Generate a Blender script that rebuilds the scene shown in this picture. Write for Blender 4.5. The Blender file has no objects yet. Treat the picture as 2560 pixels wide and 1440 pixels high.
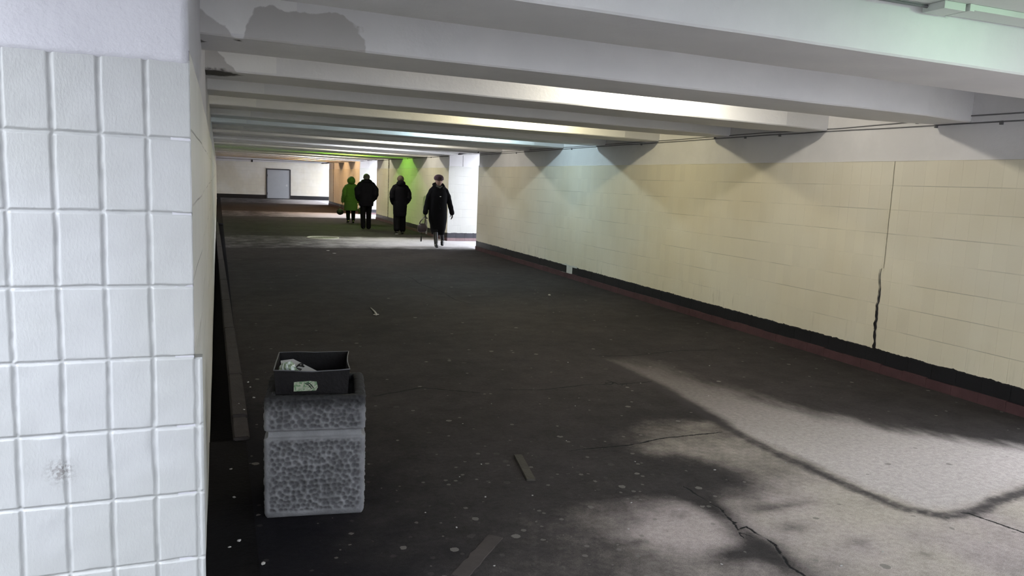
import bpy, bmesh, math, random
import numpy as np
from mathutils import Vector, Matrix, noise as mnoise

random.seed(7)
R = math.radians
scene = bpy.context.scene
col = scene.collection

# ------------------------------------------------------------------ camera, sky, exposure
cam_d = bpy.data.cameras.new('camera'); cam = bpy.data.objects.new('camera', cam_d); col.objects.link(cam)
cam_d.sensor_fit = 'HORIZONTAL'; cam_d.sensor_width = 36.0
cam_d.lens = 1899.19 / 2560 * 36.0
cam_d.clip_start = 0.05; cam_d.clip_end = 400
_yaw, _pitch, _roll = 0.3717, 0.1374, 0.0405
_f = Vector((math.sin(_yaw)*math.cos(_pitch), math.cos(_yaw)*math.cos(_pitch), -math.sin(_pitch)))
_r = Vector((math.cos(_yaw), -math.sin(_yaw), 0)); _u = _r.cross(_f)
_r2 = math.cos(_roll)*_r + math.sin(_roll)*_u; _u2 = -math.sin(_roll)*_r + math.cos(_roll)*_u
cam.matrix_world = Matrix(((_r2.x, _u2.x, -_f.x, 0), (_r2.y, _u2.y, -_f.y, 0), (_r2.z, _u2.z, -_f.z, 1.65), (0, 0, 0, 1)))
scene.camera = cam
w = bpy.data.worlds.new('overcast'); scene.world = w; w.use_nodes = True
w.node_tree.nodes['Background'].inputs['Color'].default_value = (0.86, 0.91, 1.0, 1)
w.node_tree.nodes['Background'].inputs['Strength'].default_value = 12.0
scene.view_settings.view_transform = 'Standard'; scene.view_settings.look = 'None'
scene.view_settings.gamma = 1.0; scene.view_settings.use_curve_mapping = False
scene.view_settings.exposure = 0.0
LAMP = 54.0          # watts of one ceiling lamp

# ------------------------------------------------------------------ measures (metres)
XL, XR = -0.066, 5.858
YF1, SP, RW = 4.572, 1.616, 0.592        # front of rib 1, rib spacing, rib width
ZC = 2.60                                # ceiling between the ribs
ZT = 1.99                                # top of the wall tiles
PY = 2.456                               # face of the near tiled corner
YEND = 51.7
YCUT = 42.3
def zb(x): return 2.389 - 0.0765 * min(max(x, 0), XR) / XR
def fy(k): return YF1 + (k - 1) * SP

# ------------------------------------------------------------------ small helpers
def tag(o, label=None, cat=None, group=None, kind=None):
    if label: o['label'] = label
    if cat: o['category'] = cat
    if group: o['group'] = group
    if kind: o['kind'] = kind
    return o
def obj(name, me, mats=(), parent=None, smooth=False):
    if isinstance(me, bmesh.types.BMesh):
        m = bpy.data.meshes.new(name); me.normal_update(); me.to_mesh(m); me.free(); me = m
    o = bpy.data.objects.new(name, me); col.objects.link(o)
    for m in (mats if isinstance(mats, (list, tuple)) else [mats]): me.materials.append(m)
    if smooth: me.polygons.foreach_set('use_smooth', [True]*len(me.polygons))
    if parent: o.parent = parent
    return o
def empty(name, loc=(0, 0, 0), rz=0):
    o = bpy.data.objects.new(name, None); col.objects.link(o); o.location = loc; o.rotation_euler = (0, 0, rz)
    o.empty_display_size = 0.1
    return o
def box(bm, x0, x1, y0, y1, z0, z1, mi=0, bevel=0):
    v = [bm.verts.new(p) for p in ((x0,y0,z0),(x1,y0,z0),(x1,y1,z0),(x0,y1,z0),(x0,y0,z1),(x1,y0,z1),(x1,y1,z1),(x0,y1,z1))]
    fs = [bm.faces.new([v[i] for i in q]) for q in ((3,2,1,0),(4,5,6,7),(0,1,5,4),(1,2,6,5),(2,3,7,6),(3,0,4,7))]
    for f in fs: f.material_index = mi
    if bevel:
        es = list({e for f in fs for e in f.edges})
        r = bmesh.ops.bevel(bm, geom=es, offset=bevel, segments=2, affect='EDGES', profile=0.7)
        for f in r['faces']: f.material_index = mi
    return v
def boxo(name, dims, mats, parent=None, bevel=0):
    bm = bmesh.new(); box(bm, *dims, bevel=bevel); return obj(name, bm, mats, parent)
def struct(o): o['kind'] = 'structure'; return o
def tube(bm, pts, rad, seg=14, cap=True, flat=None):
    """closed tube through pts; rad = list of r or (rx, ry); flat: reference axis of rx"""
    pts = [Vector(p) for p in pts]; n = len(pts); rings = []
    ref = Vector(flat) if flat else None
    prev = None
    P, RR = [], []
    for i in range(n):
        r = rad[i] if isinstance(rad, (list, tuple)) and not isinstance(rad[0], (int, float)) else (rad[i] if isinstance(rad, (list, tuple)) else rad)
        if not isinstance(r, (tuple, list)): r = (r, r)
        P.append(pts[i]); RR.append(r)
    if cap:      # rounded ends
        d0 = (P[0]-P[1]).normalized(); d1 = (P[-1]-P[-2]).normalized()
        a, b = P[0], P[-1]; ra, rb = RR[0], RR[-1]
        ma, mb = min(ra), min(rb)
        pre = [(a+d0*ma*math.sin(t), (ra[0]*math.cos(t), ra[1]*math.cos(t))) for t in (R(80), R(50), R(25))]
        post = [(b+d1*mb*math.sin(t), (rb[0]*math.cos(t), rb[1]*math.cos(t))) for t in (R(25), R(50), R(80))]
        P = [p for p, _ in pre]+P+[p for p, _ in post]; RR = [r for _, r in pre]+RR+[r for _, r in post]
    n = len(P)
    for i in range(n):
        t = (P[min(i+1, n-1)]-P[max(i-1, 0)])
        t = t.normalized() if t.length > 1e-9 else Vector((0, 0, 1))
        if ref is not None: a = (ref - t*ref.dot(t)).normalized()
        else:
            if prev is None: prev = Vector((1, 0, 0)) if abs(t.x) < .9 else Vector((0, 1, 0))
            a = (prev - t*prev.dot(t)).normalized(); prev = a
        b = t.cross(a)
        rings.append([bm.verts.new(P[i]+a*RR[i][0]*math.cos(2*math.pi*k/seg)+b*RR[i][1]*math.sin(2*math.pi*k/seg)) for k in range(seg)])
    for i in range(n-1):
        for k in range(seg):
            bm.faces.new((rings[i][k], rings[i][(k+1) % seg], rings[i+1][(k+1) % seg], rings[i+1][k]))
    bm.faces.new(rings[0][::-1]); bm.faces.new(rings[-1])
def blob(bm, c, r, seg=18, fn=None):
    """ellipsoid with radii r; fn moves each unit direction's point"""
    rings = []; nr = seg
    top = None
    for i in range(1, nr):
        th = math.pi*i/nr; ring = []
        for k in range(seg*2):
            ph = math.pi*k/seg
            d = Vector((math.sin(th)*math.cos(ph), math.sin(th)*math.sin(ph), math.cos(th)))
            p = Vector((d.x*r[0], d.y*r[1], d.z*r[2]))
            if fn: p = fn(d, p)
            ring.append(bm.verts.new(Vector(c)+p))
        rings.append(ring)
    for i in range(len(rings)-1):
        m = len(rings[i])
        for k in range(m):
            bm.faces.new((rings[i][k], rings[i+1][k], rings[i+1][(k+1) % m], rings[i][(k+1) % m]))
    def pole(z):
        d = Vector((0, 0, z)); p = Vector((0, 0, z*r[2]))
        if fn: p = fn(d, p)
        return bm.verts.new(Vector(c)+p)
    t, b = pole(1), pole(-1); m = len(rings[0])
    for k in range(m):
        bm.faces.new((t, rings[0][k], rings[0][(k+1) % m])); bm.faces.new((b, rings[-1][(k+1) % m], rings[-1][k]))
def remesh(o, vox, smooth=2):
    m = o.modifiers.new('union', 'REMESH'); m.mode = 'VOXEL'; m.voxel_size = vox; m.use_smooth_shade = True
    if smooth:
        s = o.modifiers.new('smooth', 'SMOOTH'); s.iterations = smooth; s.factor = 0.5
    return o
def nz(x, y, z=0.0): return mnoise.noise(Vector((x, y, z)))

# ------------------------------------------------------------------ materials
class M:
    def __init__(s, name, rough=0.8, spec=0.3):
        s.m = bpy.data.materials.new(name); s.m.use_nodes = True
        s.t = s.m.node_tree; s.b = s.t.nodes['Principled BSDF']
        s.b.inputs['Roughness'].default_value = rough; s.b.inputs['Specular IOR Level'].default_value = spec
        s.co = None
    def n(s, typ, **k):
        nd = s.t.nodes.new(typ)
        for a, v in k.items():
            if a.startswith('i_'):
                key = a[2:].replace('_', ' ')
                s.put(nd.inputs[int(key) if key.isdigit() else key], v)
            else: setattr(nd, a, v)
        return nd
    def put(s, inp, v):
        if hasattr(v, 'is_linked') or isinstance(v, bpy.types.NodeSocket): s.t.links.new(v, inp)
        else:
            if isinstance(v, tuple) and len(v) == 3 and inp.type == 'RGBA': v = (*v, 1)
            inp.default_value = v
    def coord(s, swz=None, scale=(1, 1, 1)):
        if s.co is None: s.co = s.n('ShaderNodeTexCoord').outputs['Object']
        c = s.co
        if swz:
            sp = s.n('ShaderNodeSeparateXYZ', i_0=c); cb = s.n('ShaderNodeCombineXYZ')
            for i, a in enumerate(swz):
                s.put(cb.inputs[i], sp.outputs['XYZ'.index(a)] if a in 'XYZ' else 0.0)
            c = cb.outputs[0]
        if scale != (1, 1, 1): c = s.n('ShaderNodeMapping', i_Vector=c, i_Scale=scale).outputs[0]
        return c
    def axis(s, a): return s.n('ShaderNodeSeparateXYZ', i_0=s.coord()).outputs['XYZ'.index(a)]
    def noise(s, scale, detail=4, rough=.55, vec=None, out='Fac', dist=0.0):
        return s.n('ShaderNodeTexNoise', i_Vector=vec if vec is not None else s.coord(), i_Scale=scale, i_Detail=detail, i_Roughness=rough, i_Distortion=dist).outputs[out]
    def math(s, op, a, b=0.0, clamp=False):
        return s.n('ShaderNodeMath', operation=op, i_0=a, i_1=b, use_clamp=clamp).outputs[0]
    def step(s, v, lo, hi, a=0.0, b=1.0):
        return s.n('ShaderNodeMapRange', interpolation_type='SMOOTHSTEP', i_Value=v, i_From_Min=lo, i_From_Max=hi, i_To_Min=a, i_To_Max=b).outputs[0]
    def mix(s, f, a, b):
        nd = s.n('ShaderNodeMix', data_type='RGBA'); s.put(nd.inputs[0], f); s.put(nd.inputs[6], a); s.put(nd.inputs[7], b)
        return nd.outputs[2]
    def attr(s, name): return s.n('ShaderNodeAttribute', attribute_name=name).outputs['Fac']
    def color(s, v): s.put(s.b.inputs['Base Color'], v); return s
    def bump(s, h, strength=.5, dist=.01, normal=None):
        nd = s.n('ShaderNodeBump', i_Height=h, i_Strength=strength, i_Distance=dist)
        if normal is not None: s.put(nd.inputs['Normal'], normal)
        s.put(s.b.inputs['Normal'], nd.outputs[0]); return nd.outputs[0]

def simple(name, c, rough=.7, spec=.3, var=.25, scale=8, bump=0, bscale=60, metal=0):
    m = M(name, rough, spec)
    c2 = tuple(x*(1-var) for x in c); c1 = tuple(min(1, x*(1+var*.6)) for x in c)
    m.color(m.mix(m.noise(scale), c2, c1))
    if bump: m.bump(m.noise(bscale, 3), bump, .01)
    m.b.inputs['Metallic'].default_value = metal
    return m.m

def tile_wall(name, plane, col_a, col_b, line=0.5, rowh=.2235, colw=.121, z0=.2, base=True, streak=.5, linecol=(.12, .115, .10)):
    """painted wall tiles; plane 'YZ' or 'XZ'"""
    m = M(name, .42, .35)
    a = plane[0]
    v = m.coord(a+'Z0')
    mp = m.n('ShaderNodeMapping', i_Vector=v, i_Location=(0.03, rowh*9-ZT, 0))
    vv = mp.outputs[0]
    br = m.n('ShaderNodeTexBrick', offset=0.0, squash=1.0, i_Vector=vv, i_Scale=1.0, i_Mortar_Size=.0035, i_Mortar_Smooth=.6, i_Brick_Width=colw, i_Row_Height=rowh,
             i_Color1=(.94, .94, .94), i_Color2=(1.03, 1.03, 1.02), i_Mortar=(1, 1, 1))
    brh = m.n('ShaderNodeTexBrick', offset=0.0, squash=1.0, i_Vector=vv, i_Scale=1.0, i_Mortar_Size=.0042, i_Mortar_Smooth=.4, i_Brick_Width=400.0, i_Row_Height=rowh)
    big = m.noise(.7, 3); c = m.mix(m.step(big, .35, .65), col_a, col_b)
    mx = m.n('ShaderNodeMix', data_type='RGBA', blend_type='MULTIPLY'); m.put(mx.inputs[0], .5); m.put(mx.inputs[6], c); m.put(mx.inputs[7], br.outputs['Color'])
    c = mx.outputs[2]
    n2 = m.noise(2.3, 4, vec=m.coord(None, (.5, .5, 2.0)))
    hl = m.math('MULTIPLY', brh.outputs['Fac'], m.step(n2, .40, .62)); vl = m.math('MULTIPLY', br.outputs['Fac'], m.step(m.noise(3.1, 3), .58, .72, 0, .35))
    f = m.math('MULTIPLY', m.math('MAXIMUM', hl, vl), line)
    c = m.mix(f, c, linecol)
    # grime streaks above the black base tiles
    z = m.axis('Z')
    st = m.noise(9, 4, .6, vec=m.coord(a+'Z0', (2.2, .22, 1)))
    low = m.math('MULTIPLY', m.step(z, .62, .22), m.step(st, .56, .72)); low = m.math('MULTIPLY', low, m.step(m.noise(.55, 2), .44, .60))
    c = m.mix(m.math('MULTIPLY', low, streak), c, (.15, .14, .09))
    if base:
        edge = m.math('ADD', z, m.math('MULTIPLY', m.math('SUBTRACT', m.noise(11, 5, .65), .5), .045))
        c = m.mix(m.step(edge, .222, .218), c, (.012, .012, .014))
    m.color(c)
    h = m.math('ADD', m.math('MULTIPLY', br.outputs['Fac'], -1.0), m.math('MULTIPLY', m.noise(55, 3, vec=m.coord(None, (1, 1, .35))), .5))
    m.bump(h, .35, .006)
    return m.m

cream = (.69, .635, .505); cream2 = (.74, .70, .59)
m_tile_r = tile_wall('cream_painted_tiles', 'YZ', cream, cream2, .38)
m_tile_end = tile_wall('pale_painted_tiles', 'XZ', (.72, .68, .58), (.80, .78, .72), .35, streak=.35)
m_tile_stair = tile_wall('white_painted_tiles', 'XZ', (.60, .60, .56), (.66, .66, .64), .35, streak=.2)

def plaster(name, c, var=.1, bump=.3, rough=.75):
    m = M(name, rough, .25)
    v = m.noise(1.3, 5, .6); c1 = tuple(x*(1-var) for x in c)
    cc = m.mix(m.step(v, .35, .65), c1, c)
    fl = m.step(m.noise(6, 6, .7), .70, .74)
    cc = m.mix(m.math('MULTIPLY', fl, .35), cc, (.85, .85, .86))
    m.color(cc)
    m.bump(m.math('ADD', m.noise(14, 4), m.math('MULTIPLY', m.noise(90, 2), .3)), bump, .008)
    return m.m
m_plaster = plaster('white_wall_plaster', (.76, .75, .765))
m_ceil = plaster('painted_ceiling_concrete', (.78, .78, .78))

# ribs: painted concrete with damp stains (attribute) and flaking
m = M('painted_rib_concrete', .7, .25)
v = m.noise(1.1, 4, .6)
c = m.mix(m.step(v, .3, .7), (.74, .74, .755), (.82, .82, .825))
c = m.mix(m.math('MULTIPLY', m.step(m.noise(5, 6, .7, vec=m.coord(None, (.35, 1.2, 1))), .66, .70), .4), c, (.78, .78, .78))
c = m.mix(m.math('MULTIPLY', m.math('MULTIPLY', m.step(m.axis('X'), .427, .423), m.step(m.axis('Z'), 2.394, 2.40)), .55), c, (.93, .93, .90))
st = m.math('ADD', m.attr('stain'), m.math('MULTIPLY', m.math('SUBTRACT', m.noise(9, 4, .5), .5), .10))
c = m.mix(m.step(st, .0, .012), c, (.55, .54, .53))
dm = m.math('ADD', m.attr('damage'), m.math('MULTIPLY', m.math('SUBTRACT', m.noise(26, 5, .6), .5), .5))
c = m.mix(m.step(dm, .28, .5), c, (.10, .095, .09))
m.color(c)
m.bump(m.math('ADD', m.math('MULTIPLY', m.noise(16, 4, .5), .5), m.math('MULTIPLY', dm, -2.0)), .25, .010)
m_rib = m.m

# floor asphalt: worn dark asphalt, dust, painted daylight bands and shade, patches, cracks, chewing gum
m = M('worn_dark_asphalt', .95, .08)
fine = m.noise(140, 3, .7); mid = m.noise(5, 6, .62); big = m.noise(.8, 4, .6)
dark = m.mix(m.step(m.math('ADD', m.math('MULTIPLY', mid, .5), m.math('MULTIPLY', big, .5)), .3, .7), (.024, .0215, .0215), (.044, .039, .039))
dust_daylight = m.math('ADD', m.attr('dust_and_daylight'), m.math('ADD', m.math('MULTIPLY', m.math('SUBTRACT', m.noise(1.9, 9, .72), .5), 2.0), m.math('MULTIPLY', m.math('SUBTRACT', fine, .5), .35)))
light = m.mix(m.step(m.noise(1.1, 4), .35, .65), (.335, .288, .278), (.355, .315, .275))
light = m.mix(m.attr('daylight_band'), light, (.50, .48, .49))  # paler still in the bands that imitate daylight from the openings
shade_n = m.math('ADD', m.attr('left_shade'), m.math('MULTIPLY', m.math('SUBTRACT', m.noise(3, 6, .65), .5), .8))  # pillar's shadow beside the kerb, darkened in the floor colour
dark = m.mix(m.step(shade_n, .15, .9), dark, (.008, .0075, .010))
c = m.mix(m.step(dust_daylight, -.30, 1.35), dark, light)
# smooth pale patch beyond the sealed seam
pn = m.math('ADD', m.attr('patch'), m.math('MULTIPLY', m.math('SUBTRACT', m.noise(3.2, 6, .6, vec=m.coord(None, (1.4, .6, 1))), .5), .55))
c = m.mix(m.math('MULTIPLY', m.step(pn, -.02, .42), m.attr('patchgain')), c, m.mix(fine, (.345, .31, .296), (.43, .392, .38)))
# fine grit and bright specks
c = m.mix(m.math('MULTIPLY', m.step(fine, .66, .76), .30), c, (.17, .155, .15))
g2 = m.noise(260, 3, .75); gm = m.n('ShaderNodeMix', data_type='RGBA', blend_type='MULTIPLY'); m.put(gm.inputs[0], 1.0); m.put(gm.inputs[6], c)
gv = m.math('MULTIPLY', m.step(g2, .30, .70, .68, 1.32), m.step(m.noise(30, 8, .8), .3, .7, .80, 1.20)); m.put(gm.inputs[7], m.n('ShaderNodeCombineColor', i_0=gv, i_1=gv, i_2=gv).outputs[0]); c = gm.outputs[2]
vo = m.n('ShaderNodeTexVoronoi', i_Scale=10.0, i_Randomness=1.0)
m.put(vo.inputs['Vector'], m.coord('XY0'))
cs = m.n('ShaderNodeSeparateColor', i_0=vo.outputs['Color'])
rad = m.math('MULTIPLY', m.step(cs.outputs[0], .1, 1.0, .05, .23), 1.0)
gd = m.math('ADD', vo.outputs['Distance'], m.math('MULTIPLY', m.math('SUBTRACT', m.noise(45, 4, .6), .5), .22))
gum = m.math('MULTIPLY', m.math('LESS_THAN', gd, rad), m.math('GREATER_THAN', m.math('ADD', cs.outputs[1], m.attr('gum')), 1.0))
c = m.mix(m.math('MULTIPLY', gum, m.step(cs.outputs[2], 0, 1, .15, .75)), c, (.15, .14, .13))
v2 = m.n('ShaderNodeTexVoronoi', i_Scale=17.0, i_Randomness=1.0); m.put(v2.inputs['Vector'], m.coord('XY0')); c2s = m.n('ShaderNodeSeparateColor', i_0=v2.outputs['Color'])
g2_ = m.math('ADD', v2.outputs['Distance'], m.math('MULTIPLY', m.math('SUBTRACT', m.noise(80, 4, .6), .5), .25))
gum2 = m.math('MULTIPLY', m.math('LESS_THAN', g2_, m.step(c2s.outputs[0], 0, 1, .06, .24)), m.math('GREATER_THAN', m.math('ADD', c2s.outputs[1], m.attr('gum')), 1.02))
c = m.mix(m.math('MULTIPLY', gum2, m.step(c2s.outputs[2], 0, 1, .1, .6)), c, (.15, .14, .13))
sd = m.math('ADD', m.attr('seam'), m.math('MULTIPLY', m.math('SUBTRACT', m.noise(12, 6, .7), .5), .10))
c = m.mix(m.step(sd, .078, .004, 0, .93), c, (.040, .036, .037))
cd = m.math('ABSOLUTE', m.math('ADD', m.attr('crack_side'), m.math('MULTIPLY', m.math('SUBTRACT', m.noise(9, 6, .7), .5), .05)))
cd = m.math('ADD', cd, m.step(m.attr('crack'), .045, .075, 0, .1)); cd = m.math('ADD', cd, m.step(m.noise(6, 4, .6), .5, .7, 0, .008))
c = m.mix(m.step(cd, .011, .004), c, (.012, .012, .013))
m.color(c)
hh = m.math('ADD', m.math('MULTIPLY', fine, .6), m.math('MULTIPLY', m.step(cd, .004, .014), 1.2))
hh = m.math('ADD', hh, m.math('MULTIPLY', m.noise(30, 5, .65), .9))
m.bump(hh, .5, .008)
m_floor = m.m

m_dirt = simple('gutter_dirt', (.007, .0065, .007), .95, .08, .5, 20, .5, 40)
m_kerb = simple('dark_kerb_concrete', (.052, .046, .047), .85, .12, .4, 9, .5, 70)
m_red = simple('dull_red_base_tiles', (.075, .036, .040), .6, .3, .6, 5, .4, 40)
m_redbright = m_red
m_black = simple('black_base_tiles', (.013, .013, .016), .38, .4, .5, 5, .2, 40)
m_cable = simple('dark_cable_rubber', (.03, .03, .035), .6)
m_cable_paint = simple('painted_cable', (.17, .17, .18), .6)
m_door = simple('grey_door_paint', (.40, .42, .45), .45, .4, .08, 3, .1, 20)
m_doorframe = simple('dark_door_frame', (.05, .05, .055), .6)
m_metal = simple('grey_painted_metal', (.62, .64, .62), .5, .4, .06)
m_joint = simple('dirty_joint_sealant', (.06, .05, .025), .9)
m_rust = simple('rusty_black_sheet_metal', (.009, .008, .009), .6, .2, .7, 14, .3, 60)
m_paper = simple('newsprint', (.42, .42, .42), .8, .2, .1, 6)
m_ink = simple('black_print', (.012, .012, .014), .8)
m_stone = simple('pale_stone_chips', (.34, .33, .32), .8)
m_wood = simple('dirty_wooden_board', (.055, .050, .042), .9, .2, .35, 12, .4, 50)
m_board = simple('flattened_brown_board', (.050, .043, .041), .9, .15, .3, 7, .35, 30)
m_iron = simple('cast_iron_cover', (.16, .155, .14), .6, .4, .5, 25, .3, 60)
m_step = simple('concrete_steps', (.42, .41, .39), .85)
m_pave = simple('pale_passage_floor', (.50, .48, .49), .9, .2, .25, 4, .3, 60)  # pale tone also carries the strong daylight on these floors
m_street = simple('street_paving', (.35, .35, .34), .9)

# near corner tiles: thick cream-white gloss paint
m = M('thick_white_paint_on_tiles', .38, .45)
c = m.mix(m.step(m.noise(2.2, 4), .35, .65), (.40, .408, .406), (.43, .438, .447))
gr = m.math('ADD', m.attr('groove'), m.math('MULTIPLY', m.math('SUBTRACT', m.noise(16, 6, .7), .5), 1.5))
c = m.mix(m.math('MULTIPLY', m.step(gr, 1.12, 1.32), .6), c, (.22, .20, .21))
sm = m.n('ShaderNodeVectorMath', operation='DISTANCE'); m.put(sm.inputs[0], m.coord()); sm.inputs[1].default_value = (-.44, PY, .76)
c = m.mix(m.math('MULTIPLY', m.step(m.math('ADD', sm.outputs['Value'], m.math('MULTIPLY', m.noise(60, 5, .7), .06)), .085, .03), m.step(m.noise(110, 4, .7), .42, .56, 0, .85)), c, (.20, .19, .185))
c = m.mix(m.step(m.noise(38, 2), .80, .83, 0, .5), c, (.25, .24, .27))
m.color(c)
h = m.math('ADD', m.noise(150, 4, .6, vec=m.coord(None, (1, 1, .45))), m.math('MULTIPLY', m.noise(26, 4, .6), .5))
m.bump(h, .24, .005)
m_near = m.m
m = M('thick_white_wall_paint', .5, .35)
m.color(m.mix(m.step(m.noise(2, 5), .35, .65), (.50, .50, .54), (.54, .54, .58)))
m.bump(m.math('ADD', m.math('ADD', m.noise(9, 5, .6), m.math('MULTIPLY', m.noise(3, 4, .5, vec=m.coord(None, (1, 1, .5)), dist=1.5), 1.2)), m.math('MULTIPLY', m.noise(100, 3), .25)), .45, .012)
m_nearplaster = m.m

# ------------------------------------------------------------------ floor
def seg_dist(px, py, poly):
    d = np.full(px.shape, 9.0)
    for (ax, ay), (bx, by) in zip(poly[:-1], poly[1:]):
        vx, vy = bx-ax, by-ay; L = vx*vx+vy*vy
        t = np.clip(((px-ax)*vx+(py-ay)*vy)/L, 0, 1)
        d = np.minimum(d, np.hypot(px-ax-t*vx, py-ay-t*vy))
    return d
def seg_signed(px, py, poly):
    d = np.full(px.shape, 9.0); sg = np.ones(px.shape)
    for (ax, ay), (bx, by) in zip(poly[:-1], poly[1:]):
        vx, vy = bx-ax, by-ay; L = vx*vx+vy*vy
        t = np.clip(((px-ax)*vx+(py-ay)*vy)/L, 0, 1)
        e = np.hypot(px-ax-t*vx, py-ay-t*vy); c_ = np.sign(vx*(py-ay)-vy*(px-ax))
        sg = np.where(e < d, c_, sg); d = np.minimum(d, e)
    return d, sg*d
cracks = [[(2.16, 5.53), (2.45, 5.47), (2.85, 5.54), (3.15, 5.49), (3.437, 5.50)],
          [(3.12, 5.6), (3.14, 5.48)],
          [(2.83, 13.3), (3.02, 12.4), (2.98, 11.7), (3.10, 10.9), (3.08, 10.1), (3.17, 9.7), (3.42, 9.72)],
          [(3.2, 10.3), (3.5, 10.25), (4.1, 10.4)],
          [(3.72, 2.70), (3.79, 2.45), (3.85, 2.2), (3.9, 1.9)],
          [(2.43, 3.0), (2.45, 2.72), (2.36, 2.5), (2.4, 2.3)],
          [(3.41, 6.5), (3.8, 6.43), (4.4, 6.55), (4.9, 6.5)],
          [(2.08, 4.13), (2.45, 4.12), (2.8, 4.19), (3.2, 4.19)], [(2.42, 3.4), (2.44, 3.1), (2.36, 2.85)], [(1.1, 5.6), (1.5, 5.75), (1.9, 5.5)]]
seam = [(3.40, 6.5), (3.44, 5.9), (3.46, 5.43), (3.38, 4.7), (3.32, 4.09), (3.33, 3.6), (3.37, 3.15), (3.42, 2.86), (3.55, 2.72), (3.75, 2.70), (4.05, 2.78), (4.4, 2.84), (5.2, 2.95), (5.86, 3.0)]
def in_patch(x, y):
    # signed inside-ness of the pale patch right of the seam and away from the wall
    left = x-np.interp(y, [2.7, 3.2, 4.1, 5.4, 6.5], [3.5, 3.37, 3.32, 3.46, 3.42])
    near = y-np.interp(x, [3.4, 3.75, 4.4, 5.86], [2.75, 2.70, 2.84, 3.0])
    far = 6.45-y
    right = np.interp(y, [2.7, 3.4, 3.9, 4.6, 5.3, 6.4], [6.2, 5.3, 4.72, 4.33, 4.15, 3.95])-x  # wall-side edge follows the corner's soft shadow, put into the colour
    return np.clip(np.minimum(np.minimum(left, near)*3, np.minimum(far*1.2, right*.9)), -.6, 1)
def dust_daylight_mask(x, y):
    # pale dust near the viewpoint, painted daylight bands at the far openings
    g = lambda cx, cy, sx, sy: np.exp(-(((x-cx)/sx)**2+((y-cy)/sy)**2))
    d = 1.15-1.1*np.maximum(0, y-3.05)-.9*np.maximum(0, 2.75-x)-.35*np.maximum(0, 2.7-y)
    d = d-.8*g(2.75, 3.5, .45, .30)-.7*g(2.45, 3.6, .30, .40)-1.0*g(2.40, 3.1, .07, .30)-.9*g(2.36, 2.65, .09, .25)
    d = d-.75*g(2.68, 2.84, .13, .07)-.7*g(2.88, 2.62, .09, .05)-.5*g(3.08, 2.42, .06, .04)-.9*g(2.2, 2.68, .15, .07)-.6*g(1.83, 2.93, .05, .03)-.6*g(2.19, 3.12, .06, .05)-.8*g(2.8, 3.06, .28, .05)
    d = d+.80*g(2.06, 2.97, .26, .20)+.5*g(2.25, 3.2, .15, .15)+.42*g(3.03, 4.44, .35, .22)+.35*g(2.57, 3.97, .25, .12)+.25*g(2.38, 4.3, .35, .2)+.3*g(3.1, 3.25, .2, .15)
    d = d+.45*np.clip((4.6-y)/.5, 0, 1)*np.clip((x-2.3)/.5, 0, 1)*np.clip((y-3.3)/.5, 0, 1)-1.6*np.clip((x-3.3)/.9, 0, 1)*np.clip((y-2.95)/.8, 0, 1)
    for a, b in ((17.7, 21.2), (30.4, 34.8)):  # daylight spilling from the side openings, painted as pale bands
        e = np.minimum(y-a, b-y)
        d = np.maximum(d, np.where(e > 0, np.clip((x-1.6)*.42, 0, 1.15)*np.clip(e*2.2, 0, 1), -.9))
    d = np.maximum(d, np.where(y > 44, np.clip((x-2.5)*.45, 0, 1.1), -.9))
    return np.clip(d, -.9, 1.2)
def floor_mesh(name, xs, ys, z=0.0):
    nx, ny = len(xs), len(ys)
    X, Y = np.meshgrid(xs, ys); X = X.ravel(); Y = Y.ravel()
    Z = np.full(X.shape, z)
    me = bpy.data.meshes.new(name)
    idx = np.arange(nx*ny).reshape(ny, nx)
    q = np.stack([idx[:-1, :-1], idx[:-1, 1:], idx[1:, 1:], idx[1:, :-1]], -1).reshape(-1, 4)
    me.vertices.add(nx*ny); me.vertices.foreach_set('co', np.stack([X, Y, Z], 1).ravel())
    me.loops.add(q.size); me.loops.foreach_set('vertex_index', q.ravel())
    me.polygons.add(len(q)); me.polygons.foreach_set('loop_start', np.arange(0, q.size, 4)); me.polygons.foreach_set('loop_total', np.full(len(q), 4))
    me.update()
    def at(nm, vals):
        a = me.attributes.new(nm, 'FLOAT', 'POINT'); a.data.foreach_set('value', vals.astype(np.float32))
    cd = np.full(X.shape, 9.0); cs_ = np.full(X.shape, 9.0)
    for p in cracks:
        e, sg = seg_signed(X, Y, p); cs_ = np.where(e < cd, sg, cs_); cd = np.minimum(cd, e)
    at('crack', cd); at('crack_side', cs_); at('seam', seg_dist(X, Y, seam)); at('patch', in_patch(X, Y)); at('dust_and_daylight', dust_daylight_mask(X, Y))
    g = .85*np.exp(-(((X-1.6)/.9)**2+((Y-3.3)/.9)**2))+.12*np.exp(-((Y-4)/4)**2)+.05
    at('gum', g)
    at('patchgain', np.interp(Y, [2.6, 3.6, 4.4, 5.2, 6.4], [1, .92, .62, .30, .12]))  # paler nearby: dust plus daylight falloff put into the patch colour
    at('daylight_band', np.where((Y > 16) & (Y < 44), 1.0, 0.0)+np.where(Y >= 44, .6, 0))  # where the floor tone is lifted to stand for daylight
    at('left_shade', np.clip(1-(X-.15)/1.3, 0, 1)*np.clip((7.5-Y)/3.5, 0, 1))  # painted shade at the near left, fading away from the kerb
    return me
def far_spacing(a, b, n): return list(np.linspace(a, b, n))
xs = [0.145]+list(np.arange(.2, 5.86, .045))+[5.9]
ys = list(np.arange(-3.0, 2.2, .4))+list(np.arange(2.2, 7.0, .045))+list(np.arange(7.0, 14.0, .09))+far_spacing(14.0, YEND+.2, 60)
fl = struct(obj('floor', floor_mesh('floor', np.array(xs), np.array(ys)), m_floor))
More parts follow.
